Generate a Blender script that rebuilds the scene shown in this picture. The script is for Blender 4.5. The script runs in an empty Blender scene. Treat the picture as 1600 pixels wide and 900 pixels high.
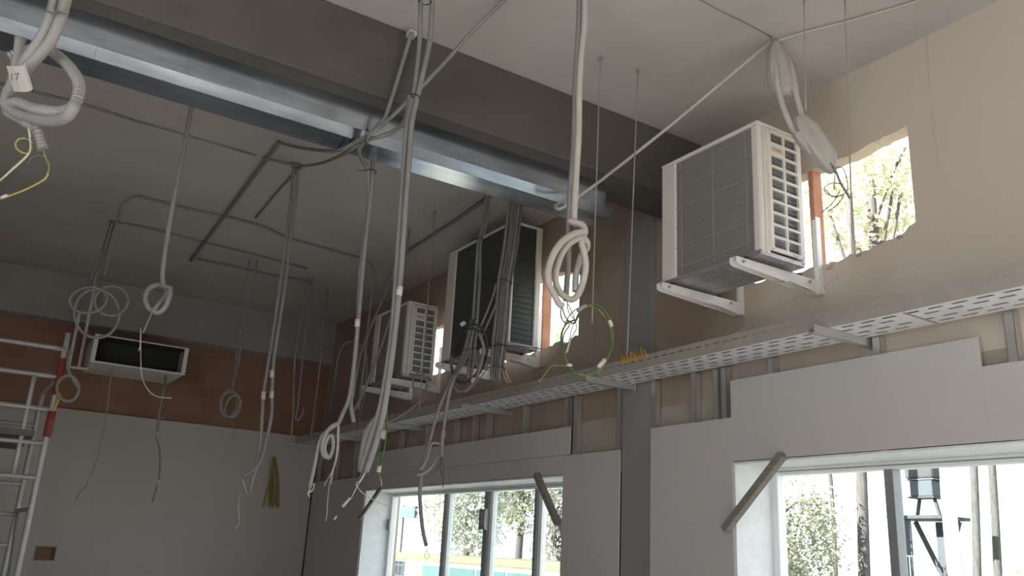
import bpy, bmesh, math, random
from mathutils import Vector, Matrix, noise
random.seed(7)
sc = bpy.context.scene
C = bpy.context.collection

# ------------------------------------------------------------------ camera
FPX = 1357.92                                  # focal length in pixels of the 1600 x 900 frame
YAW, PITCH, ROLL = (math.radians(a) for a in (31.855, 16.964, 3.074))
EYE = Vector((0, 0, 1.6))
fwd = Vector((math.sin(YAW) * math.cos(PITCH), math.cos(YAW) * math.cos(PITCH), math.sin(PITCH)))
rgt0 = Vector((math.cos(YAW), -math.sin(YAW), 0))
up0 = rgt0.cross(fwd)
rgt = math.cos(ROLL) * rgt0 + math.sin(ROLL) * up0
upv = -math.sin(ROLL) * rgt0 + math.cos(ROLL) * up0
cd = bpy.data.cameras.new('camera')
cam = bpy.data.objects.new('camera', cd)
C.objects.link(cam)
cd.sensor_width = 36
cd.lens = FPX * 36 / 1600
cd.clip_start = 0.05
mw = Matrix((rgt, upv, -fwd)).transposed().to_4x4()
mw.translation = EYE
cam.matrix_world = mw
sc.camera = cam

# ------------------------------------------------------------------ sky, sun, exposure
SKY_STRENGTH = 2.7
SUN_STRENGTH = 26.0
w = bpy.data.worlds.new('hazy_sky')
sc.world = w
w.use_nodes = True
bg = w.node_tree.nodes['Background']
bg.inputs['Color'].default_value = (0.86, 0.93, 1.0, 1)
bg.inputs['Strength'].default_value = SKY_STRENGTH
sl = bpy.data.lights.new('sun', 'SUN')
sl.energy = SUN_STRENGTH
sl.angle = math.radians(0.6)
sl.color = (1.0, 0.95, 0.89)
sun = bpy.data.objects.new('sun', sl)
C.objects.link(sun)
SUN_DIR = Vector((0.90, -0.10, -0.36))        # the way the light travels
sun.rotation_euler = SUN_DIR.to_track_quat('-Z', 'Y').to_euler()
sc.view_settings.view_transform = 'Standard'
sc.view_settings.look = 'None'
sc.view_settings.gamma = 1
sc.view_settings.use_curve_mapping = False
sc.view_settings.exposure = 0.14
sc.cycles.max_bounces = 10
sc.cycles.diffuse_bounces = 6
sc.cycles.glossy_bounces = 4
sc.cycles.transparent_max_bounces = 16


def portal(x, y0, y1, z0, z1):
    """guides the sampling of daylight through an opening of the window wall"""
    l = bpy.data.lights.new('portal', 'AREA')
    l.shape = 'RECTANGLE'
    l.size = z1 - z0
    l.size_y = y1 - y0
    l.cycles.is_portal = True
    o = bpy.data.objects.new('daylight_portal', l)
    o.location = (x, (y0 + y1) / 2, (z0 + z1) / 2)
    o.rotation_euler = (0, math.radians(90), 0)
    C.objects.link(o)


# ------------------------------------------------------------------ sight-line survey helpers
def ray(u, v):
    return rgt * ((u - 800) / FPX) + upv * (-(v - 450) / FPX) + fwd


def atY(u, v, Y):
    r = ray(u, v)
    return EYE + r * (Y / r.y)


def atX(u, v, X):
    r = ray(u, v)
    return EYE + r * (X / r.x)


def atZ(u, v, Z):
    r = ray(u, v)
    return EYE + r * ((Z - 1.6) / r.z)


def atD(u, v, d):
    return EYE + ray(u, v) * d


# ------------------------------------------------------------------ materials
MATS = {}


def mat(name, col, rough=0.7, metal=0.0, col2=None, scale=6.0, bump=0.0, bscale=40.0, detail=5.0,
        lo=0.35, hi=0.65, spec=None, stretch=None, trans=0.0, rough2=None):
    m = bpy.data.materials.new(name)
    m.use_nodes = True
    nt = m.node_tree
    b = nt.nodes['Principled BSDF']
    b.inputs['Base Color'].default_value = (*col, 1)
    b.inputs['Roughness'].default_value = rough
    b.inputs['Metallic'].default_value = metal
    if spec is not None:
        b.inputs['Specular IOR Level'].default_value = spec
    tc = nt.nodes.new('ShaderNodeTexCoord')
    vec = tc.outputs['Object']
    if stretch:
        mp = nt.nodes.new('ShaderNodeMapping')
        mp.inputs['Scale'].default_value = stretch
        nt.links.new(vec, mp.inputs['Vector'])
        vec = mp.outputs['Vector']
    if col2:
        n = nt.nodes.new('ShaderNodeTexNoise')
        n.inputs['Scale'].default_value = scale
        n.inputs['Detail'].default_value = detail
        n.inputs['Roughness'].default_value = 0.6
        nt.links.new(vec, n.inputs['Vector'])
        r = nt.nodes.new('ShaderNodeValToRGB')
        r.color_ramp.elements[0].position = lo
        r.color_ramp.elements[1].position = hi
        r.color_ramp.elements[0].color = (*col, 1)
        r.color_ramp.elements[1].color = (*col2, 1)
        nt.links.new(n.outputs['Fac'], r.inputs['Fac'])
        nt.links.new(r.outputs['Color'], b.inputs['Base Color'])
        if rough2 is not None:
            mr = nt.nodes.new('ShaderNodeMapRange')
            mr.inputs['To Min'].default_value = rough
            mr.inputs['To Max'].default_value = rough2
            nt.links.new(n.outputs['Fac'], mr.inputs['Value'])
            nt.links.new(mr.outputs['Result'], b.inputs['Roughness'])
    if bump:
        n2 = nt.nodes.new('ShaderNodeTexNoise')
        n2.inputs['Scale'].default_value = bscale
        n2.inputs['Detail'].default_value = 4
        nt.links.new(tc.outputs['Object'], n2.inputs['Vector'])
        bp = nt.nodes.new('ShaderNodeBump')
        bp.inputs['Strength'].default_value = bump
        bp.inputs['Distance'].default_value = 0.02
        nt.links.new(n2.outputs['Fac'], bp.inputs['Height'])
        nt.links.new(bp.outputs['Normal'], b.inputs['Normal'])
    if trans:
        out = nt.nodes['Material Output']
        tr = nt.nodes.new('ShaderNodeBsdfTranslucent')
        mx = nt.nodes.new('ShaderNodeMixShader')
        mx.inputs['Fac'].default_value = trans
        tr.inputs['Color'].default_value = (*[min(1, c * 1.3) for c in col], 1)
        nt.links.new(b.outputs['BSDF'], mx.inputs[1])
        nt.links.new(tr.outputs['BSDF'], mx.inputs[2])
        nt.links.new(mx.outputs['Shader'], out.inputs['Surface'])
    MATS[name] = m
    return m


mat('ceiling_plaster', (0.44, 0.42, 0.40), 0.9, col2=(0.53, 0.515, 0.50), scale=0.9, bump=0.15, bscale=14, lo=0.3, hi=0.7)
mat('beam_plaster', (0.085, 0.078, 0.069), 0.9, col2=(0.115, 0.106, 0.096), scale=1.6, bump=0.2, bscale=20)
mat('back_plaster', (0.30, 0.29, 0.28), 0.9, col2=(0.36, 0.35, 0.335), scale=1.6, bump=0.2, bscale=20)
mat('wall_render', (0.31, 0.235, 0.175), 0.92, col2=(0.38, 0.31, 0.25), scale=1.3, bump=0.12, bscale=18, lo=0.38, hi=0.6)
mat('pillar_concrete', (0.25, 0.245, 0.235), 0.9, col2=(0.30, 0.295, 0.28), scale=2.0, bump=0.2, bscale=30)
mat('plasterboard', (0.50, 0.485, 0.47), 0.85, col2=(0.55, 0.535, 0.52), scale=0.8, lo=0.3, hi=0.7)
mat('mortar', (0.46, 0.40, 0.33), 0.95, col2=(0.34, 0.26, 0.2), scale=14, bump=0.8, bscale=40)
mat('terracotta', (0.42, 0.2, 0.13), 0.9, col2=(0.5, 0.27, 0.18), scale=9, bump=0.3)
mat('galvanised', (0.36, 0.42, 0.50), 0.12, 1.0, col2=(0.66, 0.73, 0.83), scale=1.3, stretch=(1.0, 5, 5), rough2=0.30)
mat('tray_steel', (0.84, 0.88, 0.93), 0.4, 0.2, col2=(0.90, 0.93, 0.96), scale=8)
mat('tray_steel_dim', (0.44, 0.415, 0.37), 0.5, 0.3, col2=(0.50, 0.475, 0.43), scale=6)  # same zinc as the tray base, its dim beige reflection put into the colour
mat('conduit_cream', (0.50, 0.475, 0.44), 0.5, col2=(0.45, 0.43, 0.40), scale=8)
mat('cord_dull', (0.34, 0.29, 0.09), 0.6)
mat('base_band', (0.34, 0.32, 0.255), 0.9, col2=(0.40, 0.37, 0.31), scale=3, bump=0.2)
mat('stud_steel', (0.60, 0.60, 0.58), 0.45, 0.8, col2=(0.68, 0.68, 0.66), scale=5)
mat('rod_steel', (0.42, 0.41, 0.39), 0.45, 0.5)
mat('unit_white', (0.74, 0.71, 0.65), 0.45, col2=(0.78, 0.75, 0.70), scale=3)
mat('bracket_white', (0.80, 0.80, 0.78), 0.4, col2=(0.74, 0.74, 0.72), scale=8)
mat('coil_dark', (0.23, 0.222, 0.205), 0.55, 0.1, col2=(0.28, 0.27, 0.25), scale=50, stretch=(1, 1, 20))
mat('coil_blue', (0.20, 0.205, 0.205), 0.4, 0.2, col2=(0.33, 0.36, 0.39), scale=6, stretch=(3, 3, 30))
mat('coil_green', (0.055, 0.065, 0.058), 0.5, 0.2, col2=(0.085, 0.095, 0.085), scale=4, stretch=(1, 1, 30))
mat('guard_wire', (0.34, 0.33, 0.31), 0.5)
mat('pan_zinc', (0.36, 0.37, 0.38), 0.4, 0.6, col2=(0.48, 0.48, 0.48), scale=14)
mat('badge', (0.62, 0.55, 0.48), 0.5)
mat('badge_red', (0.36, 0.2, 0.14), 0.5)
mat('conduit_grey', (0.205, 0.203, 0.197), 0.5, col2=(0.25, 0.247, 0.24), scale=8)
mat('conduit_pale', (0.31, 0.305, 0.29), 0.5, col2=(0.27, 0.265, 0.255), scale=8)
mat('conduit_dark', (0.21, 0.208, 0.20), 0.5)
mat('cable_black', (0.03, 0.03, 0.032), 0.5)
mat('cable_brown', (0.10, 0.08, 0.07), 0.6)
mat('wire_pale', (0.45, 0.43, 0.39), 0.5)
mat('wire_yellow_green', (0.27, 0.26, 0.06), 0.5, col2=(0.12, 0.18, 0.05), scale=30, lo=0.48, hi=0.52)
mat('wire_green', (0.045, 0.115, 0.035), 0.5, col2=(0.07, 0.16, 0.05), scale=20)
mat('wire_yellow', (0.70, 0.42, 0.06), 0.55)
mat('marker_paper', (0.40, 0.39, 0.36), 0.6)
mat('label_paper', (0.56, 0.55, 0.51), 0.6)
mat('ink', (0.08, 0.08, 0.09), 0.7)
mat('bag_film', (0.62, 0.61, 0.58), 0.35, col2=(0.56, 0.55, 0.52), scale=5, bump=0.5, bscale=14, trans=0.35)
mat('frame_white', (0.86, 0.87, 0.88), 0.4)
mat('frame_grey', (0.27, 0.275, 0.28), 0.45, 0.3)
mat('reveal_white', (0.82, 0.84, 0.87), 0.8, col2=(0.74, 0.77, 0.80), scale=12, bump=0.25, bscale=50)
mat('timber', (0.19, 0.175, 0.155), 0.85, col2=(0.25, 0.23, 0.20), scale=5, stretch=(1, 1, 12))
mat('floor_screed', (0.46, 0.44, 0.41), 0.85, col2=(0.52, 0.50, 0.47), scale=1.2)
mat('scaffold_steel', (0.50, 0.51, 0.52), 0.45, 0.3, col2=(0.58, 0.58, 0.59), scale=8)
mat('scaffold_red', (0.30, 0.06, 0.05), 0.5, col2=(0.36, 0.09, 0.07), scale=12)
mat('scaffold_deck', (0.17, 0.16, 0.155), 0.8)
mat('plenum_white', (0.80, 0.80, 0.79), 0.5)
mat('plenum_dark', (0.045, 0.045, 0.042), 0.9)
mat('bark', (0.095, 0.088, 0.082), 0.9, col2=(0.06, 0.055, 0.05), scale=4, stretch=(6, 6, 1), bump=0.5)
mat('bark_pale', (0.65, 0.62, 0.58), 0.9, col2=(0.55, 0.52, 0.48), scale=4, stretch=(6, 6, 1))
mat('bark_dark', (0.055, 0.05, 0.046), 0.9, col2=(0.075, 0.068, 0.062), scale=5, stretch=(6, 6, 1), bump=0.5)
mat('leaf_olive', (0.24, 0.245, 0.17), 0.7, col2=(0.33, 0.33, 0.24), scale=1.5, trans=0.3)
mat('leaf_pine', (0.30, 0.31, 0.27), 0.7, col2=(0.40, 0.41, 0.36), scale=1.2, trans=0.3)
mat('leaf_light', (0.36, 0.37, 0.22), 0.7, col2=(0.45, 0.45, 0.30), scale=1.2, trans=0.3)
mat('ground', (0.52, 0.46, 0.37), 0.95, col2=(0.42, 0.40, 0.28), scale=0.4)
mat('kiosk_white', (0.75, 0.74, 0.72), 0.8)
mat('kiosk_yellow', (0.13, 0.125, 0.06), 0.7)
mat('kiosk_glass', (0.012, 0.02, 0.027), 0.15)
mat('kiosk_teal', (0.04, 0.085, 0.082), 0.5)
mat('court_grid', (0.08, 0.083, 0.083), 0.5)
mat('sign_blue', (0.06, 0.09, 0.105), 0.5)
mat('deck_wood', (0.045, 0.043, 0.045), 0.8, col2=(0.06, 0.057, 0.06), scale=5)
mat('deck_blue', (0.055, 0.062, 0.075), 0.7)

# the near bay of the window wall is lighter beige, blending to brown toward the far bays
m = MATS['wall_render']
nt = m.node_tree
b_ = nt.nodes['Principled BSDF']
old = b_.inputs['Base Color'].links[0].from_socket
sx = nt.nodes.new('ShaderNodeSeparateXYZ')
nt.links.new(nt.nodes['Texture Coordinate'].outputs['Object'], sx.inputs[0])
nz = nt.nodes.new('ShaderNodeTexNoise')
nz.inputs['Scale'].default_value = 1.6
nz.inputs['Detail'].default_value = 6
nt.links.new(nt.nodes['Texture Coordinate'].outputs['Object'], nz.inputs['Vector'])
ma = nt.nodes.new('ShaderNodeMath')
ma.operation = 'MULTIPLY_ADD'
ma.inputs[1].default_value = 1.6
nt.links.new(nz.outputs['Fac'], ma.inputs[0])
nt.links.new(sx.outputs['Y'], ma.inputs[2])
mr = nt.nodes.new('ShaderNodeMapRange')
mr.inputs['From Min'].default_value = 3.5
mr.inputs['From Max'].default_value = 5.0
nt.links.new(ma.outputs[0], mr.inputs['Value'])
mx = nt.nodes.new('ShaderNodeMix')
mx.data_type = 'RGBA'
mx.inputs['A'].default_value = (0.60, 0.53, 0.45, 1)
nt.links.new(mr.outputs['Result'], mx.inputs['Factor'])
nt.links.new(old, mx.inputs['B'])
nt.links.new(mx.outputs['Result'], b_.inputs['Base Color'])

# brick of the back wall: hollow red clay, courses too far off to pick apart
m = mat('brick_clay', (0.27, 0.15, 0.10), 0.92)
nt = m.node_tree
tc = nt.nodes['Texture Coordinate']
sx = nt.nodes.new('ShaderNodeSeparateXYZ')
cx = nt.nodes.new('ShaderNodeCombineXYZ')
nt.links.new(tc.outputs['Object'], sx.inputs[0])
nt.links.new(sx.outputs['X'], cx.inputs['X'])
nt.links.new(sx.outputs['Z'], cx.inputs['Y'])
bt = nt.nodes.new('ShaderNodeTexBrick')
bt.inputs['Color1'].default_value = (0.27, 0.15, 0.10, 1)
bt.inputs['Color2'].default_value = (0.31, 0.185, 0.13, 1)
bt.inputs['Mortar'].default_value = (0.27, 0.19, 0.145, 1)
bt.inputs['Scale'].default_value = 1.0
bt.inputs['Brick Width'].default_value = 0.33
bt.inputs['Row Height'].default_value = 0.17
bt.inputs['Mortar Size'].default_value = 0.006
nt.links.new(cx.outputs[0], bt.inputs['Vector'])
nt.links.new(bt.outputs['Color'], nt.nodes['Principled BSDF'].inputs['Base Color'])

# clear glass: a thin pane, mostly see-through with a Fresnel reflection
m = bpy.data.materials.new('glass')
m.use_nodes = True
nt = m.node_tree
nt.nodes.remove(nt.nodes['Principled BSDF'])
t_ = nt.nodes.new('ShaderNodeBsdfTransparent')
t_.inputs['Color'].default_value = (0.93, 0.96, 0.96, 1)
g_ = nt.nodes.new('ShaderNodeBsdfGlossy')
g_.inputs['Roughness'].default_value = 0.02
f_ = nt.nodes.new('ShaderNodeMath')            # reflection rises toward grazing angles, alike on both faces
f_.operation = 'POWER'
f_.inputs[1].default_value = 5.0
lw_ = nt.nodes.new('ShaderNodeLayerWeight')
lw_.inputs['Blend'].default_value = 0.5
nt.links.new(lw_.outputs['Facing'], f_.inputs[0])
x_ = nt.nodes.new('ShaderNodeMixShader')
nt.links.new(f_.outputs[0], x_.inputs[0])
nt.links.new(t_.outputs[0], x_.inputs[1])
nt.links.new(g_.outputs[0], x_.inputs[2])
nt.links.new(x_.outputs[0], nt.nodes['Material Output'].inputs['Surface'])
MATS['glass'] = m


# ------------------------------------------------------------------ mesh helpers
def box(bm, x0, x1, y0, y1, z0, z1):
    v = [bm.verts.new(p) for p in ((x0, y0, z0), (x1, y0, z0), (x1, y1, z0), (x0, y1, z0),
                                   (x0, y0, z1), (x1, y0, z1), (x1, y1, z1), (x0, y1, z1))]
    for f in ((3, 2, 1, 0), (4, 5, 6, 7), (0, 1, 5, 4), (1, 2, 6, 5), (2, 3, 7, 6), (3, 0, 4, 7)):
        bm.faces.new([v[i] for i in f])


def prism(bm, poly, axis, a0, a1):
    """extrude a 2-D outline along an axis: 'x' takes (y,z), 'y' takes (x,z), 'z' takes (x,y)"""
    def p3(p, a):
        return {'x': (a, p[0], p[1]), 'y': (p[0], a, p[1]), 'z': (p[0], p[1], a)}[axis]
    A = [bm.verts.new(p3(p, a0)) for p in poly]
    B = [bm.verts.new(p3(p, a1)) for p in poly]
    n = len(poly)
    bm.faces.new(A)
    bm.faces.new(B[::-1])
    for i in range(n):
        bm.faces.new((A[i], B[i], B[(i + 1) % n], A[(i + 1) % n]))


def beam_between(bm, a, b, w_, h_, upd=Vector((0, 0, 1))):
    a, b = Vector(a), Vector(b)
    d = (b - a).normalized()
    s = d.cross(upd)
    if s.length < 1e-4:
        s = d.cross(Vector((1, 0, 0)))
    s.normalize()
    t = s.cross(d)
    q = [(-1, -1), (1, -1), (1, 1), (-1, 1)]
    A = [bm.verts.new(a + s * (i * w_ / 2) + t * (j * h_ / 2)) for i, j in q]
    B = [bm.verts.new(b + s * (i * w_ / 2) + t * (j * h_ / 2)) for i, j in q]
    bm.faces.new(A[::-1])
    bm.faces.new(B)
    for i in range(4):
        bm.faces.new((A[i], A[(i + 1) % 4], B[(i + 1) % 4], B[i]))


def spline(pts, step=0.03):
    P = [Vector(p) for p in pts]
    if len(P) < 3:
        n = max(1, int((P[1] - P[0]).length / (step * 4)))
        return [P[0].lerp(P[1], i / n) for i in range(n + 1)]
    Q = [2 * P[0] - P[1]] + P + [2 * P[-1] - P[-2]]
    out = []
    for i in range(1, len(Q) - 2):
        a, b, c, d = Q[i - 1:i + 3]
        n = max(2, min(60, int((c - b).length / step)))
        for k in range(n):
            t = k / n
            out.append(0.5 * ((2 * b) + (c - a) * t + (2 * a - 5 * b + 4 * c - d) * t * t + (3 * b - a - 3 * c + d) * t ** 3))
    out.append(P[-1])
    return out


def tube(bm, pts, r, seg=8, step=0.03, corr=0.0, cap=True):
    P = spline(pts, step)
    n = len(P)
    nrm = None
    rings = []
    for i in range(n):
        t = (P[min(i + 1, n - 1)] - P[max(i - 1, 0)])
        if t.length < 1e-9:
            t = Vector((0, 0, 1))
        t.normalize()
        if nrm is None:
            nrm = t.cross(Vector((0.3, 0.5, 0.81)))
            if nrm.length < 1e-3:
                nrm = t.cross(Vector((1, 0, 0)))
        nrm = (nrm - t * nrm.dot(t)).normalized()
        bn = t.cross(nrm)
        rr = r * (1 + (corr if i % 2 else -corr))
        rings.append([bm.verts.new(P[i] + (nrm * math.cos(k * 2 * math.pi / seg) + bn * math.sin(k * 2 * math.pi / seg)) * rr) for k in range(seg)])
    for a, b in zip(rings, rings[1:]):
        for k in range(seg):
            bm.faces.new((a[k], a[(k + 1) % seg], b[(k + 1) % seg], b[k]))
    if cap:
        bm.faces.new(rings[0][::-1])
        bm.faces.new(rings[-1])
    return P


def obj(name, bm, m, parent=None, smooth=False, bevel=0.0):
    bmesh.ops.recalc_face_normals(bm, faces=bm.faces)
    me = bpy.data.meshes.new(name)
    if smooth:
        for f in bm.faces:
            f.smooth = True
    bm.to_mesh(me)
    bm.free()
    me.materials.append(MATS[m])
    o = bpy.data.objects.new(name, me)
    C.objects.link(o)
    if parent:
        o.parent = parent
        o.matrix_parent_inverse = Matrix.Translation(-parent.location) if parent.type == 'EMPTY' else Matrix()
    if bevel:
        md = o.modifiers.new('bevel', 'BEVEL')
        md.width = bevel
        md.segments = 2
        md.limit_method = 'ANGLE'
    return o


def B():
    return bmesh.new()


def tag(o, label, cat, group=None):
    o['label'] = label
    o['category'] = cat
    if group:
        o['group'] = group
    return o


def struct(o):
    o['kind'] = 'structure'
    return o


def thing(name, loc, label, cat, group=None):
    o = bpy.data.objects.new(name, None)
    o.empty_display_size = 0.1
    o.location = loc
    C.objects.link(o)
    return tag(o, label, cat, group)


def boxo(name, ext, m, parent=None, bevel=0.0):
    bm = B()
    box(bm, *ext)
    return obj(name, bm, m, parent, bevel=bevel)


def tubeo(name, pts, r, m, parent=None, seg=8, step=0.03, corr=0.0):
    bm = B()
    tube(bm, pts, r, seg, step, corr)
    return obj(name, bm, m, parent, smooth=not corr)


# ================================================================== the room
H = 4.45            # ceiling
WF = 4.00           # face of the plasterboard lining
WB = 4.07           # face of the rendered window wall behind it
WO = 4.45           # outer face of the window wall
WT = 4.17           # outer face of its thinner upper part
YB = 11.05          # face of the back lining
XL, YN = -3.2, -5.5  # far side and near end of the room, behind the camera

o = struct(boxo('floor', (XL - 0.2, WO, YN - 0.2, YB + 0.4, -0.2, 0.0), 'floor_screed'))
o['label'] = 'pale cement screed floor of the room'
o = struct(boxo('ceiling', (XL - 0.3, WO + 0.25, YN - 0.3, YB + 0.5, H, H + 0.3), 'ceiling_plaster'))
o['label'] = 'grey plastered concrete ceiling'

# ---- window wall
HOLES = [  # y0, y1, top points, bottom points (y, z)
    (2.52, 3.74, [(2.52, 3.97), (2.63, 3.955), (2.74, 3.95), (2.84, 3.93), (2.95, 3.93), (3.05, 3.925), (3.18, 3.935), (3.4, 3.92), (3.6, 3.94), (3.74, 3.9)],
     [(2.52, 3.395), (2.60, 3.35), (2.70, 3.34), (2.76, 3.335), (2.85, 3.32), (2.93, 3.325), (3.02, 3.30), (3.14, 3.315), (3.3, 3.30), (3.42, 3.34), (3.6, 3.31), (3.74, 3.35)]),
    (5.50, 6.95, [(5.50, 3.83), (5.6, 3.87), (5.74, 3.91), (5.9, 3.93), (6.03, 3.95), (6.4, 3.93), (6.95, 3.94)],
     [(5.50, 3.31), (5.58, 3.30), (5.66, 3.27), (5.75, 3.31), (5.98, 3.285), (6.15, 3.27), (6.4, 3.28), (6.7, 3.25), (6.95, 3.28)]),
    (7.70, 8.50, [(7.70, 3.85), (7.81, 3.87), (7.98, 3.85), (8.2, 3.88), (8.5, 3.86)],
     [(7.70, 3.36), (7.8, 3.33), (8.0, 3.34), (8.26, 3.33), (8.5, 3.35)])]
WINS = [(5.55, 9.34, 0.95, 2.20), (0.55, 3.80, 0.95, 2.20), (-4.2, -0.9, 0.95, 2.20)]
bm = B()
y0, y1 = YN - 0.2, YB + 0.4
box(bm, WB, WO, y0, y1, 0, 0.95)
ys = [y0] + [v for a in sorted(WINS) for v in a[:2]] + [y1]
for a, b in zip(ys[::2], ys[1::2]):
    box(bm, WB, WO, a, b, 0.95, 2.20)
box(bm, WB, WO, y0, y1, 2.20, 2.75)
box(bm, WB, WT, y0, y1, 2.75, 3.20)
ys = [y0] + [v for a in HOLES for v in a[:2]] + [y1]
for a, b in zip(ys[::2], ys[1::2]):
    box(bm, WB, WT, a, b, 3.20, 4.02)


def rough_line(pl, amp):
    out = []
    for (a, b), (c, d) in zip(pl, pl[1:]):
        n = max(1, int((c - a) / 0.035))
        for k in range(n):
            t = k / n
            out.append((a + (c - a) * t, b + (d - b) * t + (random.uniform(-amp, amp) if k else 0)))
    out.append(pl[-1])
    return out


for a, b, top, bot in HOLES:
    t = rough_line(top, 0.008)
    prism(bm, t + [(b, 4.02), (a, 4.02)], 'x', WB, WT)
    t = rough_line(bot, 0.014)
    prism(bm, [(a, 3.20), (b, 3.20)] + t[::-1], 'x', WB, WT)
box(bm, WB, WT, y0, y1, 4.02, H)
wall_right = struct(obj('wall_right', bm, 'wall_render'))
wall_right['label'] = 'beige rendered window wall with three rough openings broken through'

# loose mortar along the lower lips of the openings, and the clay jambs
for hi_, (a, b, top, bot) in enumerate(HOLES):
    n = 26 if hi_ == 0 else 18
    for k in range(n):
        y = random.uniform(a + 0.03, b - 0.03)
        zb = min(bot, key=lambda p: abs(p[0] - y))[1]
        s = random.uniform(0.012, 0.032)
        bm = B()
        bmesh.ops.create_icosphere(bm, subdivisions=1, radius=s)
        for v in bm.verts:
            v.co = Vector((v.co.x * 0.7, v.co.y * 1.3, v.co.z * 0.7)) * random.uniform(0.75, 1.2)
        bmesh.ops.translate(bm, verts=bm.verts, vec=(random.uniform(WB - 0.002, WT), y, zb + random.uniform(-0.03, 0.006)))
        obj('mortar_lump', bm, 'mortar', wall_right)
bm = B()
prism(bm, [(3.165, 3.315), (3.20, 3.315), (3.205, 3.95), (3.168, 3.945)], 'x', WB + 0.01, WT - 0.005)
obj('brick', bm, 'terracotta', wall_right, bevel=0.006)
boxo('brick', (WB + 0.01, WT - 0.005, 6.03, 6.065, 3.28, 3.95), 'terracotta', wall_right, bevel=0.006)
# the broken edge of render under the first opening: a raised crooked ridge
tubeo('render_edge', [(WB, 3.02, 3.21), (WB, 3.14, 3.175), (WB, 3.26, 3.17), (WB, 3.40, 3.13), (WB, 3.56, 3.10), (WB, 3.72, 3.04), (WB, 3.86, 3.01)], 0.005, 'plasterboard', wall_right, 6)
tubeo('render_edge', [(WB, 5.62, 3.26), (WB, 5.78, 3.20), (WB, 5.95, 3.13), (WB, 6.2, 3.11)], 0.007, 'mortar', wall_right, 6)

# ---- plasterboard lining, one sheet each, with the steel studs it hangs on
def sheet(y0, y1, z0, z1):
    return boxo('plasterboard_sheet', (WF, WF + 0.0125, y0, y1, z0, z1), 'plasterboard', wall_right)


W1, W2, W3 = WINS
for a in ((3.8005, 4.54, 0.02, 2.47), (2.215, 3.80, 2.204, 2.70), (0.55, 2.2145, 2.204, 2.555), (-0.9, 0.548, 0.02, 2.56),
          (0.55, 2.2, 0.02, 0.945), (2.204, 3.80, 0.02, 0.945), (4.87, 5.47, 0.02, 2.345), (5.474, 5.546, 0.02, 2.345),
          (5.474, 7.96, 2.352, 2.565), (5.55, 7.4, 2.204, 2.349), (7.404, 9.34, 2.204, 2.349), (7.964, 9.55, 2.352, 2.60), (9.344, 11.015, 0.02, 2.345),
          (5.55, 7.4, 0.02, 0.945), (7.404, 9.34, 0.02, 0.945), (-4.2, -0.904, 2.204, 2.56), (-4.2, -0.904, 0.02, 0.945), (-5.5, -4.204, 0.02, 2.56)):
    sheet(*a)
for y, z1 in ((4.53, 2.80), (4.14, 2.80), (3.94, 2.80), (3.87, 2.80), (3.49, 2.80), (2.77, 2.80), (2.07, 2.80), (1.47, 2.80), (0.87, 2.80),
              (4.90, 2.80), (5.43, 2.80), (5.55, 2.80), (6.15, 2.80), (6.75, 2.80), (7.0, 2.8), (7.35, 2.80), (7.95, 2.80), (8.55, 2.80), (9.15, 2.80), (9.75, 2.80), (10.35, 2.80), (10.95, 2.8)):
    bm = B()
    box(bm, WF + 0.013, WF + 0.0145, y - 0.023, y + 0.023, 2.2, z1)
    box(bm, WF + 0.013, WB - 0.012, y - 0.023, y - 0.0215, 2.2, z1)
    box(bm, WF + 0.013, WB - 0.012, y + 0.0215, y + 0.023, 2.2, z1)
    obj('stud', bm, 'stud_steel', wall_right)

for y0_, y1_, z_ in ((3.96, 4.545, 2.615), (3.52, 3.83, 2.63), (4.885, 5.42, 2.60), (2.1, 2.75, 2.64)):
    boxo('base_coat_band', (WB - 0.006, WB + 0.01, y0_, y1_, 2.2, z_), 'base_band', wall_right)

# ---- concrete pillar
o = struct(boxo('pillar', (WF + 0.02, WT + 0.1, 4.56, 4.87, 0, H), 'pillar_concrete', bevel=0.006))
o['label'] = 'grey concrete pillar between the two lined windows'

# ---- beam across the ceiling
bm = B()
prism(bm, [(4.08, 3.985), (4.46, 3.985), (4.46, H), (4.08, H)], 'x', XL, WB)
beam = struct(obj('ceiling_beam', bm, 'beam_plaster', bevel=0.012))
beam['label'] = 'plastered concrete beam crossing the ceiling'

# ---- back wall
bm = B()
box(bm, XL - 0.2, WB, YB + 0.06, YB + 0.35, 0, H)
wall_back = struct(obj('wall_back', bm, 'brick_clay'))
wall_back['label'] = 'red clay brick back wall above grey plasterboard'
bm = B()
prism(bm, [(10.98, 3.90), (11.20, 3.86), (11.20, H), (10.98, H)], 'x', XL, WB)
o = struct(obj('back_beam', bm, 'back_plaster', bevel=0.01))
o['label'] = 'plastered edge beam along the top of the back wall'
xs = [XL, -2.9, -1.7, -0.5, 0.7, 1.9, 3.1, WF - 0.006]
RX0, RX1, RZ0, RZ1 = 0.985, 1.175, 1.275, 1.405
for a, b in zip(xs, xs[1:]):
    bm = B()
    if a < RX0 < b:
        box(bm, a + 0.0001, RX0, YB, YB + 0.0125, 0.02, 2.91)
        box(bm, RX1, b - 0.0001, YB, YB + 0.0125, 0.02, 2.91)
        box(bm, RX0, RX1, YB, YB + 0.0125, 0.02, RZ0)
        box(bm, RX0, RX1, YB, YB + 0.0125, RZ1, 2.91)
    else:
        box(bm, a + 0.0001, b - 0.0001, YB, YB + 0.0125, 0.02, 2.91)
    obj('plasterboard_sheet', bm, 'plasterboard', wall_back)

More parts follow.
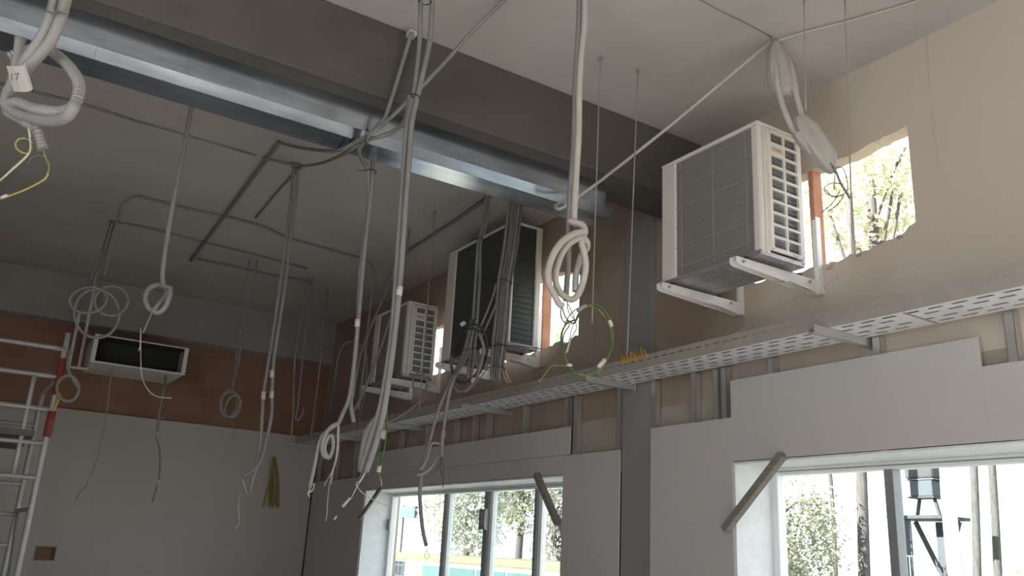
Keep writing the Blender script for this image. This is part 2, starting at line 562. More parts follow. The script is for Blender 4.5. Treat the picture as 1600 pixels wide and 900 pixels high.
# ---- walls out of view: the far side and the end behind the camera, the side wall with a wide opening added to let in sun and daylight
bm = B()
box(bm, XL - 0.2, XL, YN, YB + 0.06, 4.1, H)
box(bm, XL - 0.2, XL, 1.3, YB + 0.06, 0, 4.1)
box(bm, XL - 0.2, XL, YN, -3.6, 0, 4.1)
o = struct(obj('wall_left', bm, 'brick_clay'))
o['label'] = 'plain brick side wall with a tall wide gateway added for daylight'
bm = B()
box(bm, XL - 0.2, WB, YN - 0.2, YN, 0, H)
o = struct(obj('wall_front', bm, 'brick_clay'))
o['label'] = 'plain end wall behind the viewpoint'

# ================================================================== windows
def window(n, win, mulls, label, stile=True):
    y0, y1, z0, z1 = win
    root = bpy.data.objects.new('window_%d' % n, None)
    C.objects.link(root)
    root.location = (4.36, (y0 + y1) / 2, z0)
    struct(root)
    root['label'] = label
    # plastered reveal, sill and head
    bm = B()
    box(bm, WF + 0.0126, 4.345, y1 - 0.012, y1 - 0.0005, z0, z1)
    box(bm, WF + 0.0126, 4.345, y0 + 0.0005, y0 + 0.012, z0, z1)
    obj('reveal', bm, 'reveal_white', root)
    boxo('head_lining', (WF + 0.0126, 4.345, y0 + 0.0125, y1 - 0.0125, z1 - 0.012, z1 - 0.0005), 'reveal_white', root)
    boxo('window_sill', (WF - 0.02, 4.345, y0 + 0.0125, y1 - 0.0125, z0 + 0.0005, z0 + 0.03), 'frame_white', root, bevel=0.004)
    # fixed outer frame
    bm = B()
    box(bm, 4.325, 4.395, y0 + 0.0125, y0 + 0.06, z0 + 0.031, z1 - 0.0125)
    box(bm, 4.325, 4.395, y1 - 0.06, y1 - 0.0125, z0 + 0.031, z1 - 0.0125)
    box(bm, 4.325, 4.395, y0 + 0.06, y1 - 0.06, z1 - 0.055, z1 - 0.0125)
    box(bm, 4.325, 4.395, y0 + 0.06, y1 - 0.06, z0 + 0.031, z0 + 0.075)
    obj('window_frame', bm, 'frame_white', root, bevel=0.003)
    boxo('track', (4.322, 4.3245, y0 + 0.06, y1 - 0.06, z1 - 0.036, z1 - 0.03), 'frame_grey', root)
    edges = [y0 + 0.06] + [v for y, w_ in mulls for v in (y - w_ / 2, y + w_ / 2)] + [y1 - 0.06]
    for y, w_ in mulls:
        mu = boxo('mullion', (4.318, 4.392, y - w_ / 2, y + w_ / 2, z0 + 0.075, z1 - 0.055), 'frame_grey', root, bevel=0.003)
        if stile:
            boxo('inner_stile', (4.34, 4.39, y - w_ / 2 - 0.05, y - w_ / 2 - 0.001, z0 + 0.075, z1 - 0.055), 'frame_white', mu)
    for a, b in zip(edges[::2], edges[1::2]):
        boxo('pane', (4.366, 4.370, a, b, z0 + 0.075, z1 - 0.055), 'glass', root)
    portal(4.43, y0, y1, z0, z1)
    return root


win1 = window(1, W1, [(8.02, 0.035), (7.20, 0.075), (6.375, 0.04)], 'wide window of four panes in the far part of the window wall')
bm = B()
box(bm, 4.275, 4.317, 7.15, 7.25, 1.80, 1.98)
box(bm, 4.262, 4.276, 7.175, 7.225, 1.83, 1.95)
for z in (1.795, 1.965):
    for y in (7.142, 7.24):
        box(bm, 4.28, 4.312, y, y + 0.018, z, z + 0.02)
obj('latch', bm, 'frame_grey', win1, bevel=0.003)
bm = B()
box(bm, 4.30, 4.324, 9.27, 9.33, 1.78, 1.90)
obj('hinge', bm, 'frame_grey', win1, bevel=0.003)
window(2, W2, [(2.965, 0.055), (1.6, 0.055)], 'wide bright window near the camera with trees outside', False)
window(3, W3, [(-2.5, 0.055)], 'unseen window added further along the window wall for daylight')  # added out of view to bring in more daylight
for a in HOLES:
    portal(WT - 0.01, a[0], a[1], 3.28, 3.97)
# the added opening in the far side wall
l_ = bpy.data.lights.new('portal', 'AREA')
l_.shape = 'RECTANGLE'
l_.size, l_.size_y = 4.1, 4.9
l_.cycles.is_portal = True
o = bpy.data.objects.new('daylight_portal', l_)
o.location = (XL - 0.15, -1.15, 2.05)
o.rotation_euler = (0, math.radians(-90), 0)
C.objects.link(o)

# timber props left across the window corners
for a, b, lab in (((3.97, 3.385, 2.215), (3.97, 3.84, 1.80), 'grey timber batten nailed across the top left corner of the nearer window'),
                  ((3.975, 5.875, 2.215), (3.975, 5.555, 1.83), 'short dark timber batten across the top right corner of the farther window'),
                  ((3.975, 8.86, 2.20), (3.975, 9.36, 1.88), 'thin dark timber batten across the far top left corner of the farther window')):
    bm = B()
    wd = 0.05 if 'thin' not in lab else 0.025
    beam_between(bm, a, b, 0.045, wd, Vector((1, 0, 0)))
    tag(obj('timber_batten', bm, 'timber', bevel=0.004), lab, 'batten', 'battens across window corners')

# ================================================================== steel profile under the beam
XE = 3.36
prof = thing('steel_beam_casing', (1.0, 4.3, 3.75), 'long galvanised steel profile fixed under the ceiling beam', 'steel profile')


def plate(name, pts, x0, x1, t=0.003, m='galvanised'):
    bm = B()
    up = [(y, z) for y, z in pts]
    lo = []
    for i, (y, z) in enumerate(pts):
        a = pts[max(i - 1, 0)]
        b = pts[min(i + 1, len(pts) - 1)]
        d = Vector((b[0] - a[0], b[1] - a[1])).normalized()
        lo.append((y - d.y * t * -1, z + d.x * t))
    prism(bm, up + lo[::-1], 'x', x0, x1)
    return obj(name, bm, m, prof)


plate('top_flange', [(4.105, 3.979), (4.21, 3.979)], XL, XE, 0.004, 'beam_plaster')
for a, b in ((XL, -1.2), (-1.199, 0.62), (0.621, 1.86), (1.861, XE - 0.06)):
    plate('upper_web', [(4.205, 3.978), (4.203, 3.90)], a, b)
    plate('lower_web', [(4.2, 3.902), (4.208, 3.795)], a, b)
for a, b in ((XL, 0.2), (0.201, 1.5), (1.501, XE)):
    plate('bottom_chamfer', [(4.182, 3.803), (4.222, 3.755)], a, b)
    plate('bottom_flange', [(4.222, 3.755), (4.41, 3.755)], a, b)
plate('rear_web', [(4.41, 3.755), (4.41, 3.98)], XL, XE)
for k in range(16):
    bm = B()
    x = -0.4 + k * 0.23
    bmesh.ops.create_uvsphere(bm, u_segments=8, v_segments=5, radius=0.007)
    bmesh.ops.translate(bm, verts=bm.verts, vec=(x, 4.205, 3.805))
    obj('rivet', bm, 'rod_steel', prof, smooth=True)

# ================================================================== outdoor units on brackets
def vents(bm, x0, x1, z0, z1, y, cols, rows, gap, rim, t, skip=None):
    """a plate in the x-z plane pierced by a grid of openings"""
    cw = (x1 - x0 - 2 * rim - gap * (cols - 1)) / cols
    rh = (z1 - z0 - 2 * rim - gap * (rows - 1)) / rows
    box(bm, x0, x1, y, y + t, z0, z0 + rim)
    box(bm, x0, x1, y, y + t, z1 - rim, z1)
    box(bm, x0, x0 + rim, y, y + t, z0 + rim, z1 - rim)
    box(bm, x1 - rim, x1, y, y + t, z0 + rim, z1 - rim)
    cells = []
    for c in range(cols):
        a = x0 + rim + c * (cw + gap)
        if c:
            box(bm, a - gap, a, y, y + t, z0 + rim, z1 - rim)
        for r in range(rows):
            b = z0 + rim + r * (rh + gap)
            if r:
                box(bm, a, a + cw, y, y + t, b - gap, b)
            if skip and (c, r) in skip:
                box(bm, a, a + cw, y + 0.001, y + t, b, b + rh)
            cells.append((a, a + cw, b, b + rh, c, r))
    return cells


def outdoor_unit(x0, x1, y0, y1, z0, z1, label, style):
    t = thing('outdoor_unit', ((x0 + x1) / 2, (y0 + y1) / 2, z0), label, 'air conditioner', 'outdoor units on wall brackets')
    # casing: top, corner posts, fan side
    bm = B()
    box(bm, x0, x1, y0, y1, z1 - 0.025, z1)
    obj('top_cover', bm, 'unit_white', t, bevel=0.012)
    bm = B()
    box(bm, x0 + 0.004, x0 + 0.045, y0 + 0.004, y0 + 0.06, z0 + 0.02, z1 - 0.02)
    obj('corner_post', bm, 'unit_white', t, bevel=0.012)
    fw = 0.13 if style != 'green' else 0.16
    bm = B()
    box(bm, x0 + 0.003, x1 - 0.02, y1 - fw, y1 - 0.003, z0 + 0.02, z1 - 0.02)
    obj('corner_post', bm, 'unit_white', t, bevel=0.012)
    boxo('fan_side', (x1 - 0.03, x1, y0 + 0.004, y1 - 0.004, z0 + 0.02, z1 - 0.02), 'unit_white', t, bevel=0.008)
    bm = B()
    bmesh.ops.create_cone(bm, cap_ends=True, segments=24, radius1=0.26, radius2=0.25, depth=0.03, matrix=Matrix.Translation((x1 + 0.012, (y0 + y1) / 2 - 0.05, (z0 + z1) / 2)) @ Matrix.Rotation(math.radians(90), 4, 'Y'))
    obj('fan_guard', bm, 'coil_dark', t)
    # base pan
    pan = boxo('base_pan', (x0 + 0.002, x1 - 0.002, y0 + 0.006, y1 - 0.006, z0, z0 + 0.035), 'pan_zinc', t, bevel=0.006)
    for k in range(4):
        yy = y0 + 0.14 + k * (y1 - y0 - 0.28) / 3
        boxo('rib', (x0 + 0.05, x1 - 0.05, yy - 0.018, yy + 0.018, z0 - 0.004, z0 + 0.001), 'pan_zinc', pan)
    # coil seen through the long side that faces the room
    coil = 'coil_green' if style == 'green' else 'coil_dark'
    ya, yb = y0 + 0.06, y1 - fw
    boxo('coil_panel', (x0 + 0.016, x0 + 0.03, ya, yb, z0 + 0.036, z1 - 0.026), coil, t)
    if style != 'green':
        hs = [z0 + 0.09 + k * (z1 - z0 - 0.17) / 5 for k in range(6)]
        for z in hs:
            boxo('guard_bar', (x0 + 0.008, x0 + 0.0125, ya, yb, z - 0.0028, z + 0.0028), 'guard_wire', t)
        for f in (0.08, 0.5, 0.93):
            y = ya + f * (yb - ya)
            boxo('guard_bar', (x0 + 0.0126, x0 + 0.0159, y - 0.0028, y + 0.0028, z0 + 0.05, z1 - 0.04), 'guard_wire', t)
    # end that faces the camera
    if style == 'green':
        bm = B()
        box(bm, x0 + 0.05, x1 - 0.062, y0 + 0.014, y0 + 0.03, z0 + 0.036, z1 - 0.026)
        obj('end_coil', bm, 'coil_green', t)
        for k in range(22):
            z = z0 + 0.07 + k * (z1 - z0 - 0.13) / 21
            boxo('guard_bar', (x0 + 0.046, x1 - 0.06, y0 + 0.009, y0 + 0.013, z - 0.002, z + 0.002), 'coil_green', t)
        boxo('end_post', (x1 - 0.06, x1 - 0.004, y0, y0 + 0.05, z0 + 0.02, z1 - 0.02), 'unit_white', t, bevel=0.01)
    else:
        bm = B()
        cells = vents(bm, x0 + 0.075, x1 - 0.022, z0 + 0.04, z1 - 0.035, y0 - 0.008, 2, 10, 0.014, 0.022, 0.012, skip={(0, 8)})
        gr = obj('end_grille', bm, 'unit_white', t)
        boxo('end_edge', (x0 + 0.046, x0 + 0.0745, y0 + 0.003, y0 + 0.02, z0 + 0.02, z1 - 0.026), 'unit_white', t)
        boxo('end_edge', (x1 - 0.0215, x1 - 0.001, y0 + 0.001, y0 + 0.02, z0 + 0.02, z1 - 0.026), 'bracket_white', t)
        boxo('end_coil', (x0 + 0.08, x1 - 0.03, y0 + 0.022, y0 + 0.03, z0 + 0.05, z1 - 0.04), 'coil_blue', t)
        for a, b, c, d, ci, ri in cells:
            if (ci, ri) == (0, 8):
                bd = boxo('badge', (a + 0.004, b - 0.006, y0 - 0.0105, y0 - 0.0075, c + 0.012, d - 0.012), 'badge', gr)
                bm = B()
                n = 6
                for k in range(n):
                    xx = a + 0.014 + k * (b - a - 0.034) / n
                    box(bm, xx, xx + 0.007, y0 - 0.0112, y0 - 0.0105, c + 0.022, d - 0.024)
                obj('badge_mark', bm, 'badge_red', gr)
            else:
                boxo('fin', (a, b, y0 + 0.006, y0 + 0.020, (c + d) / 2 - 0.001, (c + d) / 2 + 0.001), 'coil_dark', gr)
        for sx_, sz in ((x0 + 0.085, z1 - 0.045), (x1 - 0.03, z1 - 0.045), (x0 + 0.085, z0 + 0.05), (x1 - 0.03, z0 + 0.05)):
            bm = B()
            bmesh.ops.create_cone(bm, cap_ends=True, segments=8, radius1=0.005, radius2=0.004, depth=0.004, matrix=Matrix.Translation((sx_, y0 - 0.009, sz)) @ Matrix.Rotation(math.radians(90), 4, 'X'))
            obj('screw', bm, 'rod_steel', t)
        bm = B()
        box(bm, x1 - 0.11, x1 - 0.075, y0 - 0.016, y0 - 0.0085, z0 + 0.047, z0 + 0.056)
        box(bm, x1 - 0.08, x1 - 0.072, y0 - 0.016, y0 - 0.0085, z0 + 0.03, z0 + 0.056)
        obj('clip', bm, 'unit_white', t)
    return t


def wall_bracket(y, xt, zt, label):
    """zt: top of the arm; the arm reaches from the wall to xt"""
    t = thing('wall_bracket', (WB, y, zt - 0.08), label, 'bracket', 'white brackets under the outdoor units')
    bm = B()
    box(bm, WB - 0.006, WB - 0.0005, y - 0.028, y + 0.028, zt - 0.075, zt + 0.40)
    box(bm, WB - 0.04, WB - 0.006, y - 0.028, y - 0.024, zt - 0.075, zt + 0.40)
    obj('wall_leg', bm, 'bracket_white', t)
    bm = B()
    prism(bm, [(xt, zt - 0.035), (xt + 0.02, zt - 0.045), (WB - 0.041, zt - 0.078), (WB - 0.041, zt), (xt, zt)], 'y', y - 0.023, y - 0.019)
    box(bm, xt, WB - 0.041, y - 0.019, y + 0.024, zt - 0.004, zt)
    prism(bm, [(xt, zt - 0.035), (xt + 0.02, zt - 0.045), (WB - 0.041, zt - 0.078), (WB - 0.041, zt), (xt, zt)], 'y', y + 0.024, y + 0.028)
    obj('arm', bm, 'bracket_white', t)
    bm = B()
    prism(bm, [(WB - 0.30, zt - 0.055), (WB - 0.041, zt - 0.078), (WB - 0.041, zt - 0.082), (WB - 0.30, zt - 0.059)], 'y', y - 0.023, y + 0.028)
    obj('gusset', bm, 'bracket_white', t)
    for xx in (xt + 0.05, WB - 0.12):
        bm = B()
        bmesh.ops.create_cone(bm, cap_ends=True, segments=6, radius1=0.009, radius2=0.009, depth=0.012, matrix=Matrix.Translation((xx, y - 0.029, zt - 0.022)) @ Matrix.Rotation(math.radians(90), 4, 'X'))
        obj('bolt', bm, 'rod_steel', t)
    for xx in (xt + 0.1, WB - 0.18):
        bm = B()
        bmesh.ops.create_cone(bm, cap_ends=True, segments=10, radius1=0.02, radius2=0.016, depth=0.0195, matrix=Matrix.Translation((xx, y, zt + 0.0098)))
        obj('rubber_foot', bm, 'cable_black', t)
    return t


outdoor_unit(3.485, 3.845, 3.06, 3.87, 3.222, 4.04, 'nearest white outdoor unit with a dark gridded coil side and louvred end', 'grid')
outdoor_unit(3.625, 3.945, 5.88, 7.02, 3.222, 4.315, 'tall outdoor unit with dark coil sides half hidden by the cable bundle', 'green')
outdoor_unit(3.605, 3.945, 7.77, 8.60, 3.222, 4.005, 'farthest small outdoor unit showing its white louvred end', 'grid')
for y, xt, lab in ((3.15, 3.36, 'white bracket under the near end of the nearest outdoor unit'), (3.76, 3.38, 'white bracket under the far end of the nearest outdoor unit'),
                   (6.06, 3.50, 'white bracket under the near end of the tall outdoor unit'), (6.84, 3.50, 'white bracket under the far end of the tall outdoor unit'),
                   (7.86, 3.46, 'white bracket under the near end of the farthest outdoor unit'), (8.50, 3.48, 'white bracket under the far end of the farthest outdoor unit')):
    wall_bracket(y, xt, 3.202, lab)

# ================================================================== cable tray
TX0, TX1, TZ = 3.69, 3.995, 2.80
tray = thing('cable_tray', (TX0, 5.0, TZ), 'long perforated galvanised cable tray running along the window wall', 'cable tray')


def perforated(bm, u0, u1, rows, slot, pitch, y0, y1, put):
    """strips between the slot rows, and the bridges between the slots; put(u0,u1,y0,y1)"""
    edges = [u0] + [v for c, w_, off in rows for v in (c - w_ / 2, c + w_ / 2)] + [u1]
    for a, b in zip(edges[::2], edges[1::2]):
        put(a, b, y0, y1)
    for c, w_, off in rows:
        y = y0 + off
        put(c - w_ / 2, c + w_ / 2, y0, y)
        while y < y1 - 1e-6:
            e = min(y + pitch, y1)
            s = min(y + pitch - slot, y1)
            put(c - w_ / 2, c + w_ / 2, y, s) if e - y > 0.01 else None
            y = y + pitch
    return


secs = [(-0.6, 2.395), (2.4, 5.395), (5.4, 8.395), (8.4, 10.98)]
for a, b in secs:
    bm = B()
    perforated(bm, TX0, TX1, [(TX0 + 0.042, 0.024, 0.012), (TX0 + 0.108, 0.026, 0.07), (TX0 + 0.195, 0.026, 0.03), (TX0 + 0.262, 0.024, 0.09)],
               0.075, 0.12, a, b, lambda u, v, y, z: box(bm, u, v, y, z, TZ, TZ + 0.0015))
    obj('tray_base', bm, 'tray_steel', tray)
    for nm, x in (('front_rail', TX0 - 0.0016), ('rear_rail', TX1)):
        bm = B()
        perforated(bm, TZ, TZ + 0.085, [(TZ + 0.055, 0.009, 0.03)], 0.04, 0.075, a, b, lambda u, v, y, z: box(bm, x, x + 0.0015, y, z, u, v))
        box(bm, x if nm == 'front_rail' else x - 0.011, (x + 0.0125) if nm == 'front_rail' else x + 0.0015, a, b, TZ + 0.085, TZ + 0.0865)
        obj(nm, bm, 'tray_steel_dim', tray)
for y in (2.395, 5.395, 8.395):
    boxo('joint_plate', (TX0 - 0.003, TX0 - 0.0017, y - 0.06, y + 0.06, TZ + 0.008, TZ + 0.07), 'tray_steel_dim', tray)
    boxo('joint_strap', (TX0 + 0.02, TX1 - 0.02, y - 0.004, y + 0.010, TZ - 0.0025, TZ - 0.0005), 'rod_steel', tray)
for y, lab in ((1.0, 'tray support arm nearest the camera'), (2.83, 'steel tray support arm below the nearest outdoor unit'), (4.74, 'steel tray support arm beside the pillar'), (6.46, 'steel tray support arm below the tall outdoor unit'),
               (8.1, 'steel tray support arm below the farthest outdoor unit'), (9.58, 'second last steel tray support arm toward the back wall'), (10.93, 'last steel tray support arm at the end of the tray by the corner')):
    t = thing('tray_bracket', (WB, y, TZ - 0.045), lab, 'bracket', 'support arms under the cable tray')
    bm = B()
    box(bm, 3.57, WB - 0.007, y - 0.02, y - 0.0175, TZ - 0.044, TZ - 0.003)
    box(bm, 3.57, WB - 0.007, y + 0.0175, y + 0.02, TZ - 0.044, TZ - 0.003)
    box(bm, 3.57, WB - 0.007, y - 0.0175, y + 0.0175, TZ - 0.044, TZ - 0.0415)
    obj('arm', bm, 'stud_steel', t)
    xw = WF + 0.01 if 4.56 < y < 4.87 else WB
    boxo('wall_plate', (xw - 0.0065, xw - 0.0005, y - 0.03, y + 0.03, TZ - 0.048, TZ + 0.10), 'tray_steel_dim', t)
    boxo('clamp', (TX0 - 0.008, TX0 - 0.0035, y - 0.017, y + 0.017, TZ - 0.003, TZ + 0.09), 'tray_steel_dim', t)
    bm = B()
    bmesh.ops.create_cone(bm, cap_ends=True, segments=6, radius1=0.007, radius2=0.007, depth=0.03, matrix=Matrix.Translation((TX0 - 0.03, y - 0.005, TZ - 0.012)))
    obj('bolt', bm, 'rod_steel', t)

# ================================================================== hanging conduits and cables
def pth(*pts, Y=None):
    """points read off the photo: (u, v) at the depth Y of the run, or (u, v, Y) each"""
    if Y is None:
        Y = next(p[2] for p in pts if len(p) > 2)
    return [atY(p[0], p[1], p[2] if len(p) > 2 else Y) for p in pts]


def to_ceiling(P):
    """carry a hanging run up to the ceiling above its first point"""
    p = P[0]
    d = (P[0] - P[1])
    d = d / max(d.z, 0.2)
    k = H - p.z
    q = Vector((p.x + d.x * k * 0.4, p.y + d.y * k * 0.4, H - 0.001))
    return [q] + P


def ell(u, v, ru, rv, Y, a0=0, a1=360, n=18, tilt=0, dy=0.0):
    out = []
    for k in range(n + 1):
        a = math.radians(a0 + (a1 - a0) * k / n)
        x, y = ru * math.cos(a), rv * math.sin(a)
        c, s = math.cos(math.radians(tilt)), math.sin(math.radians(tilt))
        out.append(atY(u + x * c - y * s, v + x * s + y * c, Y + dy * k / n))
    return out


def conduit(P, r, label, m='conduit_grey', group=None, name='conduit', cat='conduit', seg=8, step=0.03, corr=0):
    P = [Vector((p.x, p.y, min(p.z, H - r * 1.05))) for p in P]
    return tag(tubeo(name, P, r, m, None, seg, step, corr), label, cat, group)


def tie(parent, c, r, m='cable_black', ax=(0, 0, 1)):
    """a cable tie: a small ring with a tail"""
    ax = Vector(ax).normalized()
    s = ax.cross(Vector((0.2, 1, 0.1))).normalized()
    t = ax.cross(s)
    bm = B()
    tube(bm, [Vector(c) + (s * math.cos(a * 0.5236) + t * math.sin(a * 0.5236)) * r for a in range(13)], 0.003, 5, 0.01, cap=False)
    tube(bm, [Vector(c) + s * r, Vector(c) + s * (r + 0.05) + Vector((0, 0, -0.01))], 0.002, 5)
    return obj('cable_tie', bm, m, parent, smooth=True)


# ---- coil close to the camera at the top left
D1 = 1.9


def pd(*pts, D=D1):
    return [atD(p[0], p[1], p[2] if len(p) > 2 else D) for p in pts]


def up_to_ceiling(P, dx=0.0, dy=0.0):
    p = P[0]
    return [Vector((p.x + dx, p.y + dy, H - 0.001)), Vector((p.x + dx * 0.4, p.y + dy * 0.4, (H + p.z) / 2))] + P


G1 = 'conduits coiled near the camera'
P = up_to_ceiling(pd((92, -20), (86, 0), (79, 28), (62, 64), (38, 98), (20, 130, 1.92), (8, 160, 1.95), (25, 176, 1.93), (60, 187, 1.9), (88, 189, 1.86), (108, 179, 1.82), (118, 160, 1.82)), 0.05, 0.1)
c1 = conduit(P, 0.0125, 'inner grey conduit of the pair dropping to the coil at the top left', group=G1, seg=10, step=0.02)
P = up_to_ceiling(pd((108, -20), (102, 0), (95, 28), (77, 68), (50, 98), (38, 112), (26, 130, 1.93)), 0.05, 0.1)
c2 = conduit(P, 0.0125, 'outer grey conduit of the pair ending at a paper marker at the top left', group=G1, seg=10, step=0.02)
P = pd((14, 90, 1.95), (45, 78, 1.97), (72, 76, 1.97), (100, 96, 1.95), (118, 118, 1.9), (124, 140, 1.86), (115, 165, 1.84), (96, 175, 1.86), (60, 171, 1.9), (25, 160, 1.93), (12, 172, 1.95), (40, 190, 1.93), (56, 204, 1.92), (62, 220, 1.92), (67, 233, 1.92))
c3 = conduit(P, 0.012, 'thick ribbed conduit loop hanging at the top left corner', 'conduit_grey', G1, seg=10, step=0.0036, corr=0.09)
P = pd((32, 58, 1.96), (30, 80, 1.96), (26, 100, 1.95), (20, 130, 1.95), (10, 150, 1.95))
conduit(P, 0.012, 'short grey conduit stub behind the paper marker at the top left', group=G1, seg=10, step=0.02)
# paper marker with its number
a, b, c_, d = pd((8, 102, 1.84), (37, 97, 1.84), (50, 138, 1.84), (20, 142, 1.84))
bm = B()
n_ = (b - a).cross(d - a).normalized() * 0.002
rows_ = 6
V = [[bm.verts.new(a.lerp(b, i / 4).lerp(d.lerp(c_, i / 4), j / rows_) + n_ * (2 + 8 * math.sin(math.pi * i / 4))) for i in range(5)] for j in range(rows_ + 1)]
V2 = [[bm.verts.new(v.co + n_ * 0.6) for v in r_] for r_ in V]
for j in range(rows_):
    for i in range(4):
        bm.faces.new((V[j][i], V[j][i + 1], V[j + 1][i + 1], V[j + 1][i]))
        bm.faces.new((V2[j][i], V2[j + 1][i], V2[j + 1][i + 1], V2[j][i + 1]))
for i in range(4):
    bm.faces.new((V[0][i], V2[0][i], V2[0][i + 1], V[0][i + 1]))
    bm.faces.new((V[-1][i], V[-1][i + 1], V2[-1][i + 1], V2[-1][i]))
for j in range(rows_):
    bm.faces.new((V[j][0], V[j + 1][0], V2[j + 1][0], V2[j][0]))
    bm.faces.new((V[j][-1], V2[j][-1], V2[j + 1][-1], V[j + 1][-1]))
marker = obj('marker', bm, 'marker_paper', c2)
tcu = bpy.data.curves.new('marker_number', 'FONT')
tcu.body = '17'
tcu.size = 0.022
tcu.extrude = 0.0003
to = bpy.data.objects.new('tmp_text', tcu)
C.objects.link(to)
dg = bpy.context.evaluated_depsgraph_get()
me = bpy.data.meshes.new_from_object(to.evaluated_get(dg))
bpy.data.objects.remove(to)
me.materials.clear()
me.materials.append(MATS['ink'])
ex = (b - a).normalized()
ez = -(n_.normalized())
if ez.dot(fwd) > 0:
    ez = -ez
ey = ez.cross(ex)
ctr = a.lerp(c_, 0.30) + (d - a) * 0.36 + ez * 0.006
mt = Matrix((ex, ey, ez)).transposed().to_4x4()
mt.translation = ctr - ey * 0.006 + ez * 0.018
for v in me.vertices:
    v.co = mt @ v.co
o = bpy.data.objects.new('marker_number', me)
C.objects.link(o)
o.parent = marker
# earth wires from the coil
tubeo('wire', pd((44, 200), (46, 212), (50, 225), (44, 240), (30, 236), (24, 226), (30, 217), (44, 218), (50, 232), (42, 243), (20, 263), (0, 283), (-14, 296)), 0.0022, 'wire_yellow_green', c3, 6, 0.01)
tubeo('wire', pd((45, 200), (47, 215), (48, 232), (42, 244), (18, 266), (-2, 284), (-20, 300)), 0.0024, 'wire_pale', c3, 6, 0.01)
tubeo('wire', pd((68, 234), (71, 246), (77, 258), (74, 275), (64, 284), (36, 298), (0, 311), (-20, 316)), 0.0024, 'wire_yellow_green', c3, 6, 0.01)
tubeo('wire', pd((44, 257), (48, 248), (59, 243), (70, 246), (77, 258), (77, 272)), 0.002, 'cable_brown', c3, 6, 0.01)
tubeo('ferrule', pd((2, 309), (12, 305)), 0.004, 'wire_pale', c3, 6)

# ---- the tall pair in the middle, front of the beam
G2 = 'conduits hanging in front of the beam'
P = to_ceiling(pth((676, -12), (672, 60), (655, 140), (644, 190), (640, 240), (633, 330), (626, 430), (617, 520), (605, 610), (598, 650), (588, 690), (572, 738), Y=3.5))
trunk_a = conduit(P, 0.0135, 'right grey conduit of the tall pair hanging past the beam in the middle', group=G2)
P = to_ceiling(pth((657, -12), (656, 60), (648, 140), (637, 190), (632, 240), (626, 330), (619, 430), (612, 520), (599, 610), (590, 650), (576, 695), (563, 738), Y=3.53))
trunk_b = conduit(P, 0.0125, 'left grey conduit of the tall pair hanging past the beam in the middle', group=G2)
tubeo('joint_sleeve', pth((625, 448), (623, 462), Y=3.5), 0.0145, 'label_paper', trunk_a, 10)
tubeo('joint_sleeve', pth((599, 672), (596, 685), Y=3.49), 0.015, 'conduit_pale', trunk_a, 10)
tie(trunk_a, atY(650, 152, 3.5), 0.022, ax=(0.4, 0, 1))
tie(trunk_a, atY(664, 2, 3.5), 0.03, ax=(0, 0, 1))
for q in (((570, 738), (562, 752), (556, 756), (564, 768), (577, 777), (594, 786), (612, 792)), ((572, 738), (566, 748), (556, 764), (548, 780)), ((566, 738), (560, 747), (553, 748))):
    tubeo('wire', pth(*q, Y=3.49), 0.0022, 'wire_pale' if len(q) > 3 else 'cable_brown', trunk_a, 6, 0.01)
tubeo('ferrule', pth((547, 778), (535, 792), Y=3.49), 0.006, 'wire_pale', trunk_a, 6)
tubeo('ferrule', pth((526, 806), (522, 812), Y=3.49), 0.004, 'wire_pale', trunk_b, 6)
P = pth((644, 50, 3.99), (636, 75, 4.03), (624, 115, 4.045), (610, 160, 4.05), (598, 190, 4.06)) + [atZ(574, 211, 3.735), atZ(552, 224, 3.735), atZ(530, 235, 3.735)] + pth((500, 235, 4.95), (465, 230, 5.5), (437, 223, 5.92))
cA = conduit(P, 0.0115, 'conduit sloping down the beam face and under it to the far ceiling', group=G2)
boxo('saddle_clip', tuple(v for p_ in zip(atY(640, 52, 4.0), (0.045, 0.05, 0.03)) for v in (p_[0], p_[0] + p_[1])), 'label_paper', cA)
P = pth((796, -10, 3.42), (786, 2, 3.48), (740, 47, 3.65), (700, 92, 3.8), (655, 140, 3.96), (632, 163, 4.02), (606, 188, 4.05)) + [atZ(582, 208, 3.735), atZ(565, 222, 3.735), atZ(545, 236, 3.735)] + pth((524, 247, 4.85), (498, 256, 5.4), (466, 259, 6.1), (440, 254, 6.2), (411, 247, 6.3))
cB = conduit(P, 0.0115, 'long conduit running diagonally from the near ceiling under the beam', group=G2)
P = pth((640, 150, 3.56), (636, 178, 3.7), (630, 192, 3.85), (615, 205, 3.98), (600, 212, 4.03)) + [atZ(580, 217, 3.725), atZ(566, 225, 3.725), atZ(561, 236, 3.725)] + pth((567, 252, 4.46), (575, 265, 4.5), (576, 320, 4.54), (571, 360, 4.54), (563, 430, 4.52), (558, 520, 4.5), (551, 600, 4.5), (548, 632, 4.5), (553, 660, 4.5))
cC = conduit(P, 0.0125, 'conduit looping from the middle pair round the beam and hanging behind it', group='conduits hanging just behind the beam')
tie(cA, atZ(573, 214, 3.73), 0.045, ax=(1, -0.6, 0))
P = pth((583, 232, 4.5), (582, 265, 4.5), (580, 300, 4.5), (572, 370, 4.5), (566, 430, 4.5), (560, 500, 4.48), (553, 570, 4.48), (546, 620, 4.48), (536, 645, 4.48), (529, 661, 4.48))
cD = conduit(P, 0.0125, 'straight conduit hanging just behind the beam beside the looping one', group='conduits hanging just behind the beam')
tie(cD, atY(580, 268, 4.5), 0.03)
tubeo('joint_sleeve', pth((559, 499), (558, 511), Y=4.48), 0.0155, 'label_paper', cD, 10)
